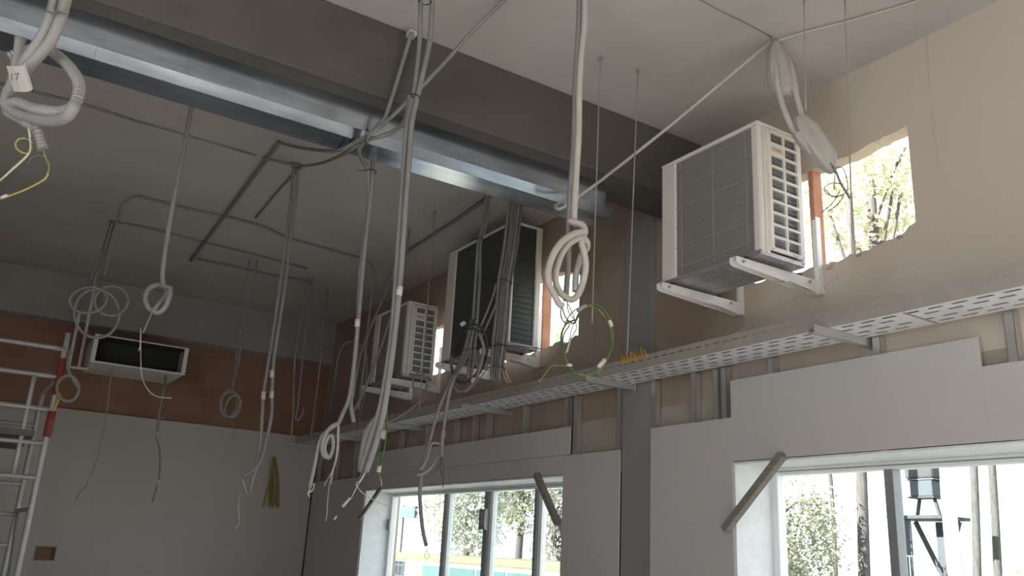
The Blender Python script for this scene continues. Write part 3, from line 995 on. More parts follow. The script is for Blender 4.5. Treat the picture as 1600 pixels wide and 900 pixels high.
for k, q in enumerate((((529, 662), (528, 690), (526, 712), (518, 740), (513, 770), (511, 800), (509, 815)), ((530, 662), (529, 700), (523, 728), (510, 752), (506, 760)), ((528, 664), (526, 705), (521, 735), (517, 758)))):
    tubeo('wire', pth(*q, Y=4.47), 0.0022, 'wire_pale', cD, 6, 0.02)
P = pth((548, 632, 4.48), (556, 646, 4.48), (558, 660, 4.48))

# ---- the coil in the centre right, two conduits from the near ceiling
P = to_ceiling(pth((905, -12), (904, 40), (901, 90), (898, 150), (897, 210), (894, 260), (891, 300), (889, 340), (888, 372), (888, 410), (886, 440), (884, 470), Y=3.05))
e1 = conduit(P, 0.013, 'left conduit of the pair dropping straight to the knotted coil', 'conduit_grey', 'conduits of the knotted coil', seg=10)
P = to_ceiling(pth((914, -12), (913, 40), (908, 90), (905, 150), (904, 210), (901, 260), (899, 300), (897, 340), (899, 352, 3.03), (909, 350, 3.01), (914, 362, 2.99), (908, 378, 2.99), (912, 392, 3.0), (915, 420, 3.02), (906, 455, 3.04), (893, 468, 3.05), (874, 455, 3.03), (868, 430, 3.01), (877, 398, 2.99), (890, 380, 2.98), (905, 372, 2.98), (916, 376, 3.0), (917, 388, 3.04), (908, 400, 3.07), (900, 430, 3.07), (899, 455, 3.06)))
e2 = conduit(P, 0.0155, 'right conduit of the pair, wound into the big pale knotted coil', 'conduit_cream', 'conduits of the knotted coil', seg=10, step=0.015)
P = pth((888, 345, 3.03), (902, 349, 3.0), (911, 353, 2.98), (913, 362, 2.97), (900, 364, 2.96), (880, 376, 2.96), (866, 395, 2.96), (857, 420, 2.97), (857, 442, 2.98), (866, 460, 3.0), (873, 474, 3.0), (879, 478, 3.0))
e3 = conduit(P, 0.0155, 'outer turn of the big pale knotted coil', 'conduit_cream', 'conduits of the knotted coil', seg=10, step=0.015)
for q in (((878, 478), (876, 490), (880, 502), (890, 507), (882, 520), (879, 535), (883, 548)), ((884, 468), (892, 484), (898, 500), (893, 515), (888, 540), (884, 552)), ((886, 470), (888, 486), (896, 498), (901, 512), (892, 530), (886, 550)), ((878, 478), (884, 496), (897, 505), (906, 490))):
    tubeo('wire', pth(*q, Y=3.02), 0.0032, 'cable_brown' if len(q) != 6 else 'wire_pale', e3, 6, 0.01)
P = pth((885, 500, 3.02), (897, 505, 3.02), (905, 489, 3.01), (920, 476, 3.0), (936, 478, 2.99), (950, 494, 2.98), (957, 515, 2.98), (957, 538, 2.98), (948, 560, 2.98), (936, 575, 2.99), (918, 585, 3.0), (903, 584, 3.01), (892, 575, 3.02), (880, 550, 3.03), (877, 525, 3.03), (885, 506, 3.03), (898, 500, 3.02))
gl = tag(tubeo('earth_cable', P, 0.0045, 'wire_green', None, 8, 0.01), 'big loop of green earth cable under the knotted coil', 'cable')
tubeo('earth_strand', ell(917, 532, 39, 54, 3.0, 200, 470, 24), 0.003, 'wire_yellow_green', gl, 6, 0.01)
tubeo('tape', pth((903, 486), (910, 480), (916, 478), Y=3.0), 0.009, 'conduit_pale', gl, 8)
tubeo('tape', pth((952, 500), (956, 510), Y=2.98), 0.009, 'label_paper', gl, 8)
tubeo('tape', pth((945, 562), (935, 574), Y=2.98), 0.010, 'label_paper', gl, 8)
tubeo('tape', pth((893, 571), (886, 570), Y=3.02), 0.007, 'label_paper', gl, 8)
tubeo('tail_wire', pth((888, 572), (864, 571), (855, 580), (841, 598), Y=3.02), 0.0022, 'wire_yellow_green', gl, 6)

# ---- conduit stretched from the ceiling anchor to the beam end, and its neighbours
anchor = atZ(1210, 62, H - 0.01)
P = [anchor, atY(1165, 98, 3.0), atY(1060, 186, 3.4), atY(985, 246, 3.7), atY(935, 285, 3.95), atY(910, 303, 4.02), atY(890, 318, 4.05), atY(874, 327, 4.08), atY(868, 322, 4.12), atY(880, 314, 4.14), atY(905, 300, 4.13)]
f1 = conduit(P, 0.010, 'pale conduit stretched from the ceiling anchor down to the beam end', 'conduit_cream')
bm = B()
bmesh.ops.create_cone(bm, cap_ends=True, segments=10, radius1=0.012, radius2=0.012, depth=0.06, matrix=Matrix.Translation(anchor + Vector((0, 0, -0.02))))
obj('anchor_bolt', bm, 'rod_steel', f1)
P = [atZ(1475, -12, H - 0.012), atZ(1440, 0, H - 0.012), atZ(1330, 32, H - 0.012), atZ(1260, 50, H - 0.012), anchor + Vector((0, 0, -0.012))]
conduit(P, 0.008, 'thin pale cable clipped along the ceiling to the anchor', 'conduit_cream', name='cable', cat='cable')
P = [anchor + Vector((-0.02, -0.01, -0.03)), atY(1212, 110, 2.80), atY(1216, 140, 2.78), atY(1226, 175, 2.76), atY(1240, 205, 2.74), atY(1254, 228, 2.72)]
b1 = conduit(P, 0.0175, 'left conduit of the two hanging at the anchor into the plastic bag', 'conduit_cream', 'conduits into the plastic bag')
P = [anchor + Vector((0.02, -0.02, -0.03)), atY(1238, 110, 2.78), atY(1242, 140, 2.76), atY(1250, 172, 2.74), atY(1258, 200, 2.72), atY(1268, 225, 2.70)]
b2 = conduit(P, 0.0175, 'right conduit of the two hanging at the anchor into the plastic bag', 'conduit_cream', 'conduits into the plastic bag')


def film(rings, seed, name, label):
    """crumpled thin plastic: rings of (centre, half width, half depth, direction)"""
    rnd = random.Random(seed)
    bm = B()
    RR = []
    n = 22
    for c, wu, wv, ax in rings:
        ax = ax.normalized()
        s = ax.cross(Vector((0, 1, 0.01))).normalized()
        t = ax.cross(s).normalized()
        row = []
        for k in range(n):
            a = 2 * math.pi * k / n
            j = 1 + 0.16 * math.sin(5 * a + rnd.uniform(-0.6, 0.6)) + rnd.uniform(-0.08, 0.08)
            row.append(bm.verts.new(c + s * math.cos(a) * wu * j + t * math.sin(a) * wv * j))
        RR.append(row)
    for r1_, r2_ in zip(RR, RR[1:]):
        for k in range(n):
            bm.faces.new((r1_[k], r1_[(k + 1) % n], r2_[(k + 1) % n], r2_[k]))
    bm.faces.new(RR[-1])
    return tag(obj(name, bm, 'bag_film', None, smooth=True), label, 'plastic bag')


dn = Vector((0.25, 0, -1))
film([(atY(1212, 66, 2.85), 0.02, 0.02, dn), (atY(1214, 80, 2.84), 0.06, 0.035, dn), (atY(1219, 100, 2.83), 0.10, 0.045, dn), (atY(1223, 125, 2.82), 0.105, 0.045, dn), (atY(1226, 140, 2.81), 0.10, 0.04, dn), (atY(1227, 147, 2.81), 0.09, 0.035, dn)], 3, 'plastic_sleeve', 'crumpled grey plastic sleeve around the ceiling anchor')
bag = film([(atY(1252, 184, 2.72), 0.05, 0.03, dn), (atY(1262, 200, 2.71), 0.092, 0.055, dn), (atY(1274, 220, 2.70), 0.098, 0.06, dn), (atY(1284, 238, 2.69), 0.088, 0.055, dn), (atY(1290, 253, 2.69), 0.062, 0.045, dn), (atY(1297, 266, 2.69), 0.032, 0.03, dn), (atY(1300, 271, 2.69), 0.015, 0.015, dn)], 5, 'plastic_bag', 'crumpled grey plastic bag wrapped on conduit ends by the wall opening')
film([(atY(1246, 208, 2.715), 0.028, 0.03, dn), (atY(1256, 222, 2.71), 0.045, 0.03, dn), (atY(1266, 238, 2.71), 0.03, 0.025, dn), (atY(1270, 244, 2.71), 0.012, 0.012, dn)], 8, 'plastic_wrap', 'small flap of grey plastic wrap beside the nearest outdoor unit corner')
bw = tag(tubeo('cable', pth((1296, 252), (1306, 268), (1313, 285), (1322, 300), (1328, 310), Y=2.66), 0.006, 'conduit_dark', None, 6, 0.01), 'dark cable poking out of the plastic bag over the opening', 'cable')
for q in (((1300, 262), (1304, 262), (1316, 262), (1322, 276), (1324, 296), (1312, 306), (1294, 304), (1288, 294), (1300, 286), (1318, 288)), ((1306, 262), (1304, 280), (1303, 296)), ((1312, 300), (1300, 318), (1284, 332)), ((1290, 296), (1302, 308), (1318, 304), (1308, 320), (1294, 330))):
    tubeo('wire', pth(*q, Y=2.66), 0.0026, 'cable_brown', bw, 6, 0.01)

# ---- threaded rods
GR = 'threaded rods hanging from the ceiling'


def rod(top, bot, label, r=0.0045, m='rod_steel'):
    o = tag(tubeo('threaded_rod', [top, bot], r, m, None, 6), label, 'rod', GR)
    bm = B()
    bmesh.ops.create_cone(bm, cap_ends=True, segments=8, radius1=0.013, radius2=0.013, depth=0.02, matrix=Matrix.Translation(top + Vector((0, 0, -0.01))))
    obj('anchor_nut', bm, 'rod_steel', o)
    return o


def hang_rod(u, v, u1, v1, label, r=0.0045, m='rod_steel'):
    t_ = atZ(u, v, H - 0.001)
    rod(t_, atY(u1, v1, t_.y), label, r, m)


hang_rod(1256, -6, 1259, 172, 'threaded rod hanging in front of the plastic bag', 0.0035)
hang_rod(1320, -6, 1333, 402, 'long threaded rod hanging across the nearest wall opening', 0.004)
hang_rod(938, 88, 925, 505, 'thin rod hanging right of the knotted coil', 0.0035)
hang_rod(997, 108, 980, 552, 'long thin rod hanging in front of the pillar down to the tray', 0.004, 'conduit_pale')
hang_rod(680, 330, 655, 640, 'rod hanging in front of the farthest outdoor unit', 0.005)
tag(tubeo('wall_line', [atX(1447, 48, WB - 0.004), atX(1456, 160, WB - 0.004), atX(1467, 264, WB - 0.004)], 0.0035, 'plasterboard', None, 6), 'thin pale line down the beige wall right of the opening', 'cable')  # pale line on the wall surface, built as a thin tube

# ---- bundle in front of the tall unit
G5 = 'conduits bundled in front of the tall outdoor unit'
off = [(0, 0, 0, 'left'), (6, 0.03, 1, 'second from left'), (12, 0.01, 2, 'middle'), (17, -0.03, 3, 'second from right'), (22, 0.02, 4, 'right')]
bun = []
for dx, dy, k, nm in off:
    Y = 5.35 + dy
    sp = [0.9, 0.8, 0.75, 0.7, 0.75, 0.95][0]
    P = pth((796 + dx * 0.95, 300), (793 + dx * 0.9, 340), (787 + dx * 0.9, 390), (779 + dx * 0.85, 440), (775 + dx * 0.85, 490), (770 + dx * 0.9, 540), (768 + dx * 0.8, 570), (768 + dx * (0.7 + 0.1 * (k == 4)), 592 + 4 * (k % 2)), Y=Y)
    P = [Vector((P[0].x, P[0].y + 0.05, H - 0.002)), Vector((P[0].x, P[0].y, (P[0].z + H) / 2))] + P
    bun.append(conduit(P, 0.0125, nm + ' conduit of the thick strapped bundle before the tall unit', 'conduit_grey', G5))
for v in (441, 541, 576):
    tie(bun[2], atY({441: 788, 541: 780, 576: 777}[v], v, 5.36), 0.06, ax=(0.1, 0, 1))
tubeo('wire', pth((788, 574), (792, 585), (798, 598), Y=5.33), 0.004, 'wire_pale', bun[4], 6)
tubeo('wire', pth((784, 576), (788, 588), (794, 599), Y=5.33), 0.004, 'wire_pale', bun[4], 6)
for k, (q, lab) in enumerate(((((762, 292), (757, 330), (752, 362), (747, 380), (743, 440), (739, 500), (734, 560), (731, 590)), 'left conduit of the strapped pair before the tall unit'),
                              (((766, 292), (762, 330), (757, 362), (751, 380), (749, 440), (745, 500), (740, 560), (736, 588)), 'right conduit of the strapped pair before the tall unit'))):
    P = pth(*q, Y=5.6)
    P = [Vector((P[0].x, P[0].y + 0.03, H - 0.002))] + P
    pr = conduit(P, 0.012, lab, 'conduit_grey', 'strapped pair before the tall unit')
    if k:
        tie(pr, atY(749, 374, 5.6), 0.03)
        tie(pr, atY(733, 564, 5.6), 0.03)
conduit(pth((775, 444), (771, 460), (762, 485), (752, 508), (742, 532), Y=5.3), 0.008, 'upper thin conduit branching left from the strapped bundle', group='thin branches of the bundle')
conduit(pth((777, 470), (768, 492), (760, 510), (752, 528), Y=5.3), 0.008, 'lower thin conduit branching left from the strapped bundle', group='thin branches of the bundle')
hp = tag(tubeo('cable_coil', ell(733, 552, 27, 46, 5.2, 0, 360, 24, 12) + ell(730, 556, 24, 44, 5.22, 0, 330, 24, 14), 0.0085, 'cable_black', None, 8), 'oval coil of black cable hanging before the tall unit', 'cable')
tubeo('tape', pth((720, 508), (726, 504), Y=5.2), 0.015, 'label_paper', hp, 8)
tubeo('tape', pth((736, 597), (741, 591), Y=5.2), 0.014, 'label_paper', hp, 8)
tubeo('tail', pth((748, 520), (756, 545), (748, 580), (738, 600), (725, 612), Y=5.2), 0.013, 'conduit_dark', hp, 8)
tag(tubeo('cable', pth((706, 555), (704, 580), (708, 602), (718, 612), (735, 606), (755, 585), (764, 566), Y=5.15), 0.004, 'conduit_dark', None, 6), 'thin dark cable sagging under the black coil', 'cable')
tag(tubeo('cable', pth((720, 547), (770, 540), (800, 540), (846, 545), Y=5.25), 0.003, 'cable_black', None, 6), 'thin black wire stretched across the strapped bundle', 'cable')
cc = tag(tubeo('cable_coil', ell(656, 600, 11, 18, 6.4, 0, 350, 18) + pth((664, 622, 6.4), (652, 630, 6.4), (640, 640, 6.4), (622, 652, 6.4), (604, 660, 6.4)), 0.009, 'conduit_dark', None, 8), 'dark cable loop hanging under the farthest outdoor unit', 'cable')

# ---- conduits hanging below the tray
P = pth((737, 500, 5.58), (724, 552, 5.3), (708, 588), (701, 604), (684, 644), (670, 695), (661, 729), (657, 760), (656, 778), (660, 824), (666, 853), Y=5.05)
h1 = conduit(P, 0.0125, 'long grey conduit hanging below the tray over the farther window', group='conduits below the tray')
tubeo('wire', pth((666, 853), (667, 862), (671, 868), (667, 874), (663, 868), (666, 862), Y=5.0), 0.002, 'wire_pale', h1, 6, 0.01)
P = pth((743, 500, 5.58), (728, 555, 5.3), (710, 590), (702, 615), (695, 658), (691, 690), (690, 714), Y=5.02)
h2 = conduit(P, 0.0125, 'shorter grey conduit hanging below the tray with bare wires', group='conduits below the tray')
for q in (((690, 714), (693, 735), (692, 762)), ((690, 714), (686, 728), (678, 740)), ((690, 714), (688, 732), (690, 745))):
    tubeo('wire', pth(*q, Y=5.02), 0.003, 'cable_brown', h2, 6)
tubeo('tape', pth((693, 672), (692, 684), Y=5.02), 0.0145, 'conduit_pale', h2, 8)
P = pth((690, 694), (676, 692), (672, 700), (667, 718), (661, 728), (656, 735), Y=5.03)
conduit(P, 0.008, 'pale conduit end curling round the long conduit below the tray', 'conduit_pale')
P = pth((684, 713), (676, 728), (664, 739), (651, 743), Y=5.03)
conduit(P, 0.009, 'short pale conduit offcut caught on the long conduit below the tray', 'conduit_pale')

# ---- loops and arch by the tray's far end
P = pth((514, 650, 10.0), (522, 606, 9.4), (526, 575), (530, 555), (537, 540), (548, 534), (560, 537), (570, 549), (573, 570), (571, 600), (566, 640), (559, 670), Y=8.98)
conduit(P, 0.016, 'conduit bent into a tall arch left of the farthest unit', group='conduits near the end of the tray')
P = pth((529, 661), (517, 667), (508, 680), (503, 700), (507, 714), (516, 712), (521, 695), (518, 680), (511, 686), (507, 702), (513, 716), (520, 704), Y=4.48)
k1 = conduit(P, 0.0105, 'small pale conduit coil hanging at the end of the tray', 'conduit_pale', step=0.015)
P = pth((528, 662), (508, 676), (499, 692), (491, 730), (484, 762), Y=4.5)
k2 = conduit(P, 0.0105, 'thin pale conduit dangling left of the small coil', 'conduit_pale')
for q in (((485, 762), (481, 772), (484, 776)), ((486, 760), (491, 755), (489, 765), (483, 770))):
    tubeo('wire', pth(*q, Y=4.5), 0.004, 'wire_pale', k2, 6, 0.02)
P = pth((605, 610, 3.52), (596, 642), (584, 658), (572, 676), (566, 705), (562, 735), Y=3.58)
conduit(P, 0.012, 'grey conduit curving down behind the middle pair ends', group='conduits near the end of the tray')
P = pth((604, 618, 3.51), (604, 655), (602, 690), (596, 722), (592, 746), Y=3.56)
gc = tag(tubeo('earth_cable', P, 0.0045, 'wire_green', None, 8), 'short green earth cable hanging beside the middle pair ends', 'cable')
tubeo('strand', pth((592, 660), (589, 695), (590, 726), Y=3.56), 0.004, 'wire_green', gc, 6)
tubeo('tape', pth((593, 728), (591, 738), Y=3.56), 0.010, 'label_paper', gc, 8)
tubeo('strand', pth((592, 742), (596, 752), (596, 760), Y=3.56), 0.002, 'wire_pale', gc, 6)
P = [atZ(640, 392, H - 0.012)] + pth((617, 407, 7.6), (601, 460, 7.6), (577, 517, 7.6), (562, 560, 7.6), (552, 620, 7.6))
conduit(P, 0.011, 'conduit slanting from the ceiling left of the farthest unit', group='conduits near the end of the tray')
P = pth((625, 440, 7.0), (613, 487, 7.0), (596, 540, 7.0), (577, 590, 7.0), (562, 625, 7.0), (550, 645, 7.0))
P = [Vector((P[0].x + 0.05, P[0].y, H - 0.002))] + P
conduit(P, 0.011, 'second slanting conduit, just left of the farthest unit', group='conduits near the end of the tray')
P = [atZ(q[0], q[1], H - 0.012) for q in ((215, 306), (300, 327), (400, 350), (450, 371), (520, 391), (560, 402))] + pth((578, 410, 8.15), (585, 428, 8.1), (582, 455, 8.1), (576, 500, 8.1), (570, 560, 8.1), (560, 640, 8.1))
conduit(P, 0.013, 'conduit running along the far ceiling then bending down by the corner')
P = [atZ(q[0], q[1], H - 0.015) for q in ((640, 390), (700, 352), (757, 312), (780, 297), (850, 250))]
conduit(P, 0.016, 'dark conduit fixed to the ceiling beside the window wall', 'conduit_dark', 'conduits fixed to the ceiling')

# ---- pair hanging in the far bay
GP = 'long pair hanging in the far bay'
P = pth((466, 259), (462, 310), (452, 390), (445, 449), (437, 502), (428, 560), (425, 613), (424, 650), (411, 708), (397, 733), (378, 746), Y=6.25)
q1 = conduit(P, 0.0135, 'right grey conduit of the long pair hanging in the far bay', group=GP)
P = pth((459, 259), (455, 310), (444, 400), (434, 470), (424, 540), (412, 613), (408, 675), (402, 718), (389, 770), Y=6.28)
q2 = conduit(P, 0.0135, 'left grey conduit of the long pair hanging in the far bay', group=GP)
for o_, q in ((q1, ((425, 578), (425, 590))), (q1, ((425, 611), (424, 622))), (q2, ((412, 612), (411, 624)))):
    tubeo('joint_sleeve', pth(*q, Y=6.25), 0.0165, 'label_paper', o_, 10)
tie(q1, atY(462, 258, 6.2), 0.05, ax=(0, 0, 1))
tubeo('wire', pth((378, 746), (383, 762), (387, 772), Y=6.25), 0.004, 'wire_pale', q1, 6)
tubeo('tail_wire', pth((376, 768), (372, 790), (374, 815), (368, 826), Y=6.3), 0.003, 'wire_pale', q2, 6)

# ---- knotted single conduit
P = [Vector((*atY(302, 150, 5.3).xy, H - 0.002))] + pth((302, 150, 5.3), (288, 230, 5.3), (272, 310, 5.3), (260, 380, 5.3), (254, 430, 5.3), (257, 448, 5.28), (266, 450, 5.24), (265, 462, 5.22), (258, 480, 5.22), (246, 489, 5.24), (233, 482, 5.26), (227, 467, 5.28), (232, 452, 5.3), (245, 445, 5.32), (258, 448, 5.32), (260, 460, 5.3), (248, 475, 5.26), (238, 488, 5.24))
r1 = conduit(P, 0.015, 'pale conduit hanging behind the beam and tied in a single knot', 'conduit_pale', step=0.02)
for q in (((237, 490), (230, 505), (224, 520)), ((220, 512), (219, 540), (216, 548)), ((220, 513), (220, 560), (222, 590), (232, 610), (246, 620), (268, 622))):
    tubeo('wire', pth(*q, Y=5.24), 0.003, 'wire_pale', r1, 6)

# ---- three hoops
P = [atZ(215, 306, H - 0.012)] + pth((192, 318, 7.9), (183, 345, 7.9), (174, 380, 7.9), (163, 430, 7.9))
conduit(P, 0.0115, 'conduit dropping from the far ceiling to the three loose hoops', 'conduit_grey', 'conduits of the loose hoops')
for u, v, a, b_, lab in ((138, 469, 29, 20, 'left flat hoop of the loose coil in front of the back wall'), (174, 470, 26, 23, 'right round hoop of the loose coil in front of the back wall'), (151, 490, 35, 38, 'large lower hoop of the loose coil in front of the back wall')):
    conduit(ell(u, v, a, b_, 7.9, 0, 360, 22, -8), 0.0125, lab, 'conduit_pale', 'conduits of the loose hoops')
for q, lab in ((((174, 345), (160, 390), (146, 425), (138, 448)), 'left thin cable holding the loose hoops'), (((178, 350), (168, 385), (155, 420), (150, 446)), 'right thin cable holding the loose hoops')):
    tag(tubeo('cable', [atZ(q[0][0], q[0][1], H - 0.004)] + pth(*q[1:], Y=8.1), 0.009, 'conduit_dark', None, 6), lab, 'cable', 'conduits of the loose hoops')

# ---- ceiling runs of the far bay
def ceil_run(q, r, m, lab, name='ceiling_conduit'):
    tag(tubeo(name, [atZ(a_, b_, H - r) for a_, b_ in q], r, m, None, 8, 0.2), lab, 'conduit', 'conduits fixed to the ceiling')


ceil_run(((437, 222), (390, 284), (345, 345), (298, 407)), 0.016, 'conduit_dark', 'straight dark conduit crossing the far ceiling toward the back wall')
ceil_run(((470, 262), (440, 292), (400, 340)), 0.010, 'conduit_dark', 'thin dark conduit beside the long pair on the far ceiling')
ceil_run(((170, 345), (230, 356), (310, 376), (400, 398), (480, 420)), 0.011, 'conduit_dark', 'dark conduit along the far ceiling behind the loose hoops')
ceil_run(((-10, 128), (60, 145), (130, 163), (206, 187)), 0.010, 'conduit_dark', 'dark cable across the far ceiling at the left edge')
ceil_run(((206, 187), (300, 214), (400, 243)), 0.008, 'conduit_grey', 'grey cable continuing across the far ceiling under the galvanised profile')
ceil_run(((308, 405), (360, 415), (400, 424), (490, 441)), 0.012, 'conduit_dark', 'dark conduit along the far ceiling near the back wall')

ceil_run(((1080, -8), (1120, 14), (1165, 36), (1206, 58)), 0.004, 'conduit_grey', 'thin grey seam line on the near ceiling running to the anchor')  # seam in the ceiling, built as a thin tube

# ---- thin conduits by the back wall
for q, Y, r, lab in ((((397, 440), (390, 490), (378, 540), (370, 575), (363, 606)), 8.9, 0.011, 'right thin conduit above the small coil at the brick wall'),
                     (((384, 445), (381, 470), (372, 535), (363, 606)), 8.95, 0.011, 'left thin conduit above the small coil at the brick wall')):
    P = pth(*q, Y=Y)
    conduit([Vector((P[0].x, P[0].y, H - 0.002))] + P, r, lab, 'conduit_grey', 'conduits above the small coil')
P = ell(361, 632, 15, 20, 8.9, 0, 360, 18) + ell(357, 630, 13, 21, 8.92, 0, 360, 18, 10) + ell(363, 634, 10, 18, 8.88, 0, 360, 18, 25)
s1 = conduit(P, 0.0095, 'small pale conduit coil hanging in front of the brick wall', 'conduit_pale', step=0.02)
tubeo('wire', pth((362, 655), (364, 670), (367, 690), Y=8.9), 0.004, 'conduit_grey', s1, 6)
for q, Y, lab in ((((480, 445), (471, 500), (461, 560), (458, 640), (455, 680)), 9.1, 'left thin conduit hanging near the corner'), (((486, 455), (480, 500), (473, 560), (466, 628), (462, 655), (470, 652), (475, 636)), 9.1, 'hooked thin conduit hanging near the corner'),
                  (((510, 465), (508, 490), (501, 560), (494, 620), (486, 680)), 9.4, 'right thin conduit hanging near the corner')):
    P = pth(*q, Y=Y)
    conduit([Vector((P[0].x, P[0].y, H - 0.002))] + P, 0.011, lab, 'conduit_grey', 'thin conduits near the corner')
for q, Y, lab, m_ in ((((172, 596), (166, 650), (156, 700), (146, 735), (138, 757)), 10.3, 'thin pale cable hanging left before the grey back wall', 'wire_pale'),
                      (((257, 605), (250, 640), (246, 672), (245, 684), (250, 705), (250, 735), (248, 752), (242, 772), (238, 785)), 10.3, 'crooked cable hanging below the duct box before the back wall', 'conduit_pale')):
    P = pth(*q, Y=Y)
    zt = 3.35
    o = tag(tubeo('cable', [Vector((P[0].x + 0.02, 10.45, zt - 0.003))] + P, 0.012 if m_ == 'conduit_pale' else 0.007, m_, None, 6), lab, 'cable', 'cables below the duct box')
    if m_ == 'conduit_pale':
        tubeo('joint_sleeve', pth((245, 674), (245, 686), Y=Y), 0.018, 'label_paper', o, 8)
        tubeo('joint_sleeve', pth((248, 750), (246, 760), Y=Y), 0.018, 'label_paper', o, 8)
        tubeo('hook', pth((247, 653), (256, 653), Y=Y), 0.006, 'wire_pale', o, 6)
    else:
        tubeo('wire_end', pth((141, 745), (137, 757), Y=Y), 0.014, 'label_paper', o, 8)
        tubeo('wire', pth((137, 757), (124, 770), (118, 782), Y=Y), 0.005, 'conduit_dark', o, 6)
rg = tag(tubeo('conduit_ring', ell(106, 607, 17, 20, 8.3, 0, 360, 18) + pth((106, 575, 8.3), (110, 545, 8.3)), 0.013, 'conduit_pale', None, 8), 'pale conduit ring hung on top of the scaffold tower', 'conduit')

# ---- yellow cords
yb = tag(tubeo('yellow_cord_bundle', pth((428, 716), (424, 740), (416, 770), (411, 792), Y=11.04), 0.010, 'cord_dull', None, 6), 'loose bundle of yellow cords hanging before the back wall', 'cable')
rnd = random.Random(2)
for k in range(14):
    x = rnd.uniform(-10, 11)
    tubeo('strand', pth((427 + x * 0.2, 714), (426 + x * 0.8, 740 + rnd.uniform(-4, 4)), (424 + x + rnd.uniform(-3, 3), 768), (424 + x * 1.1 + rnd.uniform(-3, 3), 786 + rnd.uniform(-10, 10)), Y=10.99 + rnd.uniform(-0.04, 0.04)), 0.006, 'cord_dull', yb, 5, 0.06)
yc = thing('yellow_wire_tangle', (3.72, 4.4, TZ + 0.09), 'tangle of bright yellow wires lying on the cable tray by the pillar', 'cable')
rnd = random.Random(9)
for k in range(9):
    y = 4.24 + k * 0.03
    x0_, x1_ = TX0 + 0.006, TX0 + 0.10
    tubeo('strand', [(x1_, y + 0.12, TZ + 0.01), (x0_ + 0.05, y + 0.07, TZ + 0.06 + rnd.uniform(0, 0.03)), (x0_ + rnd.uniform(-0.01, 0.02), y + 0.03, TZ + 0.115 + rnd.uniform(0, 0.03)), (x0_ - 0.012, y, TZ + 0.09 + rnd.uniform(0, 0.02)), (x0_ - 0.015, y - 0.03, TZ + 0.06)], 0.0045, 'wire_yellow', yc, 6)

# ================================================================== duct box on the back wall
d = thing('duct_box', (1.6, 10.75, 3.35), 'white sheet metal duct box with a dark open mouth on the brick wall', 'duct box')
x0_, x1_, y0_, y1_, z0_, z1_ = 1.09, 2.05, 10.30, 11.10, 3.35, 3.665
boxo('underside', (x0_, x1_, y0_, y1_, z0_, z0_ + 0.012), 'plenum_white', d)
boxo('top_panel', (x0_, x1_, y0_, y1_, z1_ - 0.012, z1_), 'plenum_white', d)
for a in (x0_, x1_ - 0.012):
    boxo('side_panel', (a, a + 0.012, y0_, y1_, z0_ + 0.012, z1_ - 0.012), 'plenum_white', d)
boxo('inner_back', (x0_ + 0.012, x1_ - 0.012, y1_ - 0.5, y1_ - 0.49, z0_ + 0.012, z1_ - 0.012), 'plenum_dark', d)
bm = B()
box(bm, x0_ - 0.02, x0_ + 0.025, y0_ - 0.004, y0_, z0_, z1_)
box(bm, x1_ - 0.025, x1_ + 0.02, y0_ - 0.004, y0_, z0_, z1_)
box(bm, x0_ + 0.025, x1_ - 0.025, y0_ - 0.004, y0_, z0_, z0_ + 0.02)
obj('mouth_flange', bm, 'plenum_white', d)
boxo('lining', (x0_ + 0.013, x1_ - 0.013, y0_ + 0.02, y1_ - 0.5, z0_ + 0.0125, z0_ + 0.015), 'plenum_dark', d)
boxo('lining', (x0_ + 0.013, x1_ - 0.013, y0_ + 0.01, y1_ - 0.5, z1_ - 0.018, z1_ - 0.0125), 'plenum_dark', d)
for k in range(2):
    xx = x0_ - 0.075 - 0.1 * k
    bm = B()
    beam_between(bm, (xx, 10.75, z0_ - 0.01), (xx, 10.75, 3.98 if k else H), 0.03, 0.03)
    obj('hanger', bm, 'stud_steel', d)
boxo('hanger_rail', (x0_ - 0.2, x0_ + 0.02, 10.73, 10.77, z0_ - 0.028, z0_ - 0.001), 'stud_steel', d)

# recessed switch box in the back lining
d = thing('switch_box', (1.08, YB + 0.02, 1.27), 'empty rectangular switch box sunk in the grey back wall', 'switch box')
boxo('back_plate', (RX0, RX1, YB + 0.05, YB + 0.055, RZ0, RZ1), 'brick_clay', d)
bm = B()
box(bm, RX0 - 0.012, RX0, YB - 0.003, YB + 0.05, RZ0 - 0.012, RZ1 + 0.012)
box(bm, RX1, RX1 + 0.012, YB - 0.003, YB + 0.05, RZ0 - 0.012, RZ1 + 0.012)
box(bm, RX0, RX1, YB - 0.003, YB + 0.05, RZ1, RZ1 + 0.012)
box(bm, RX0, RX1, YB - 0.003, YB + 0.05, RZ0 - 0.012, RZ0)
obj('rim', bm, 'mortar', d)

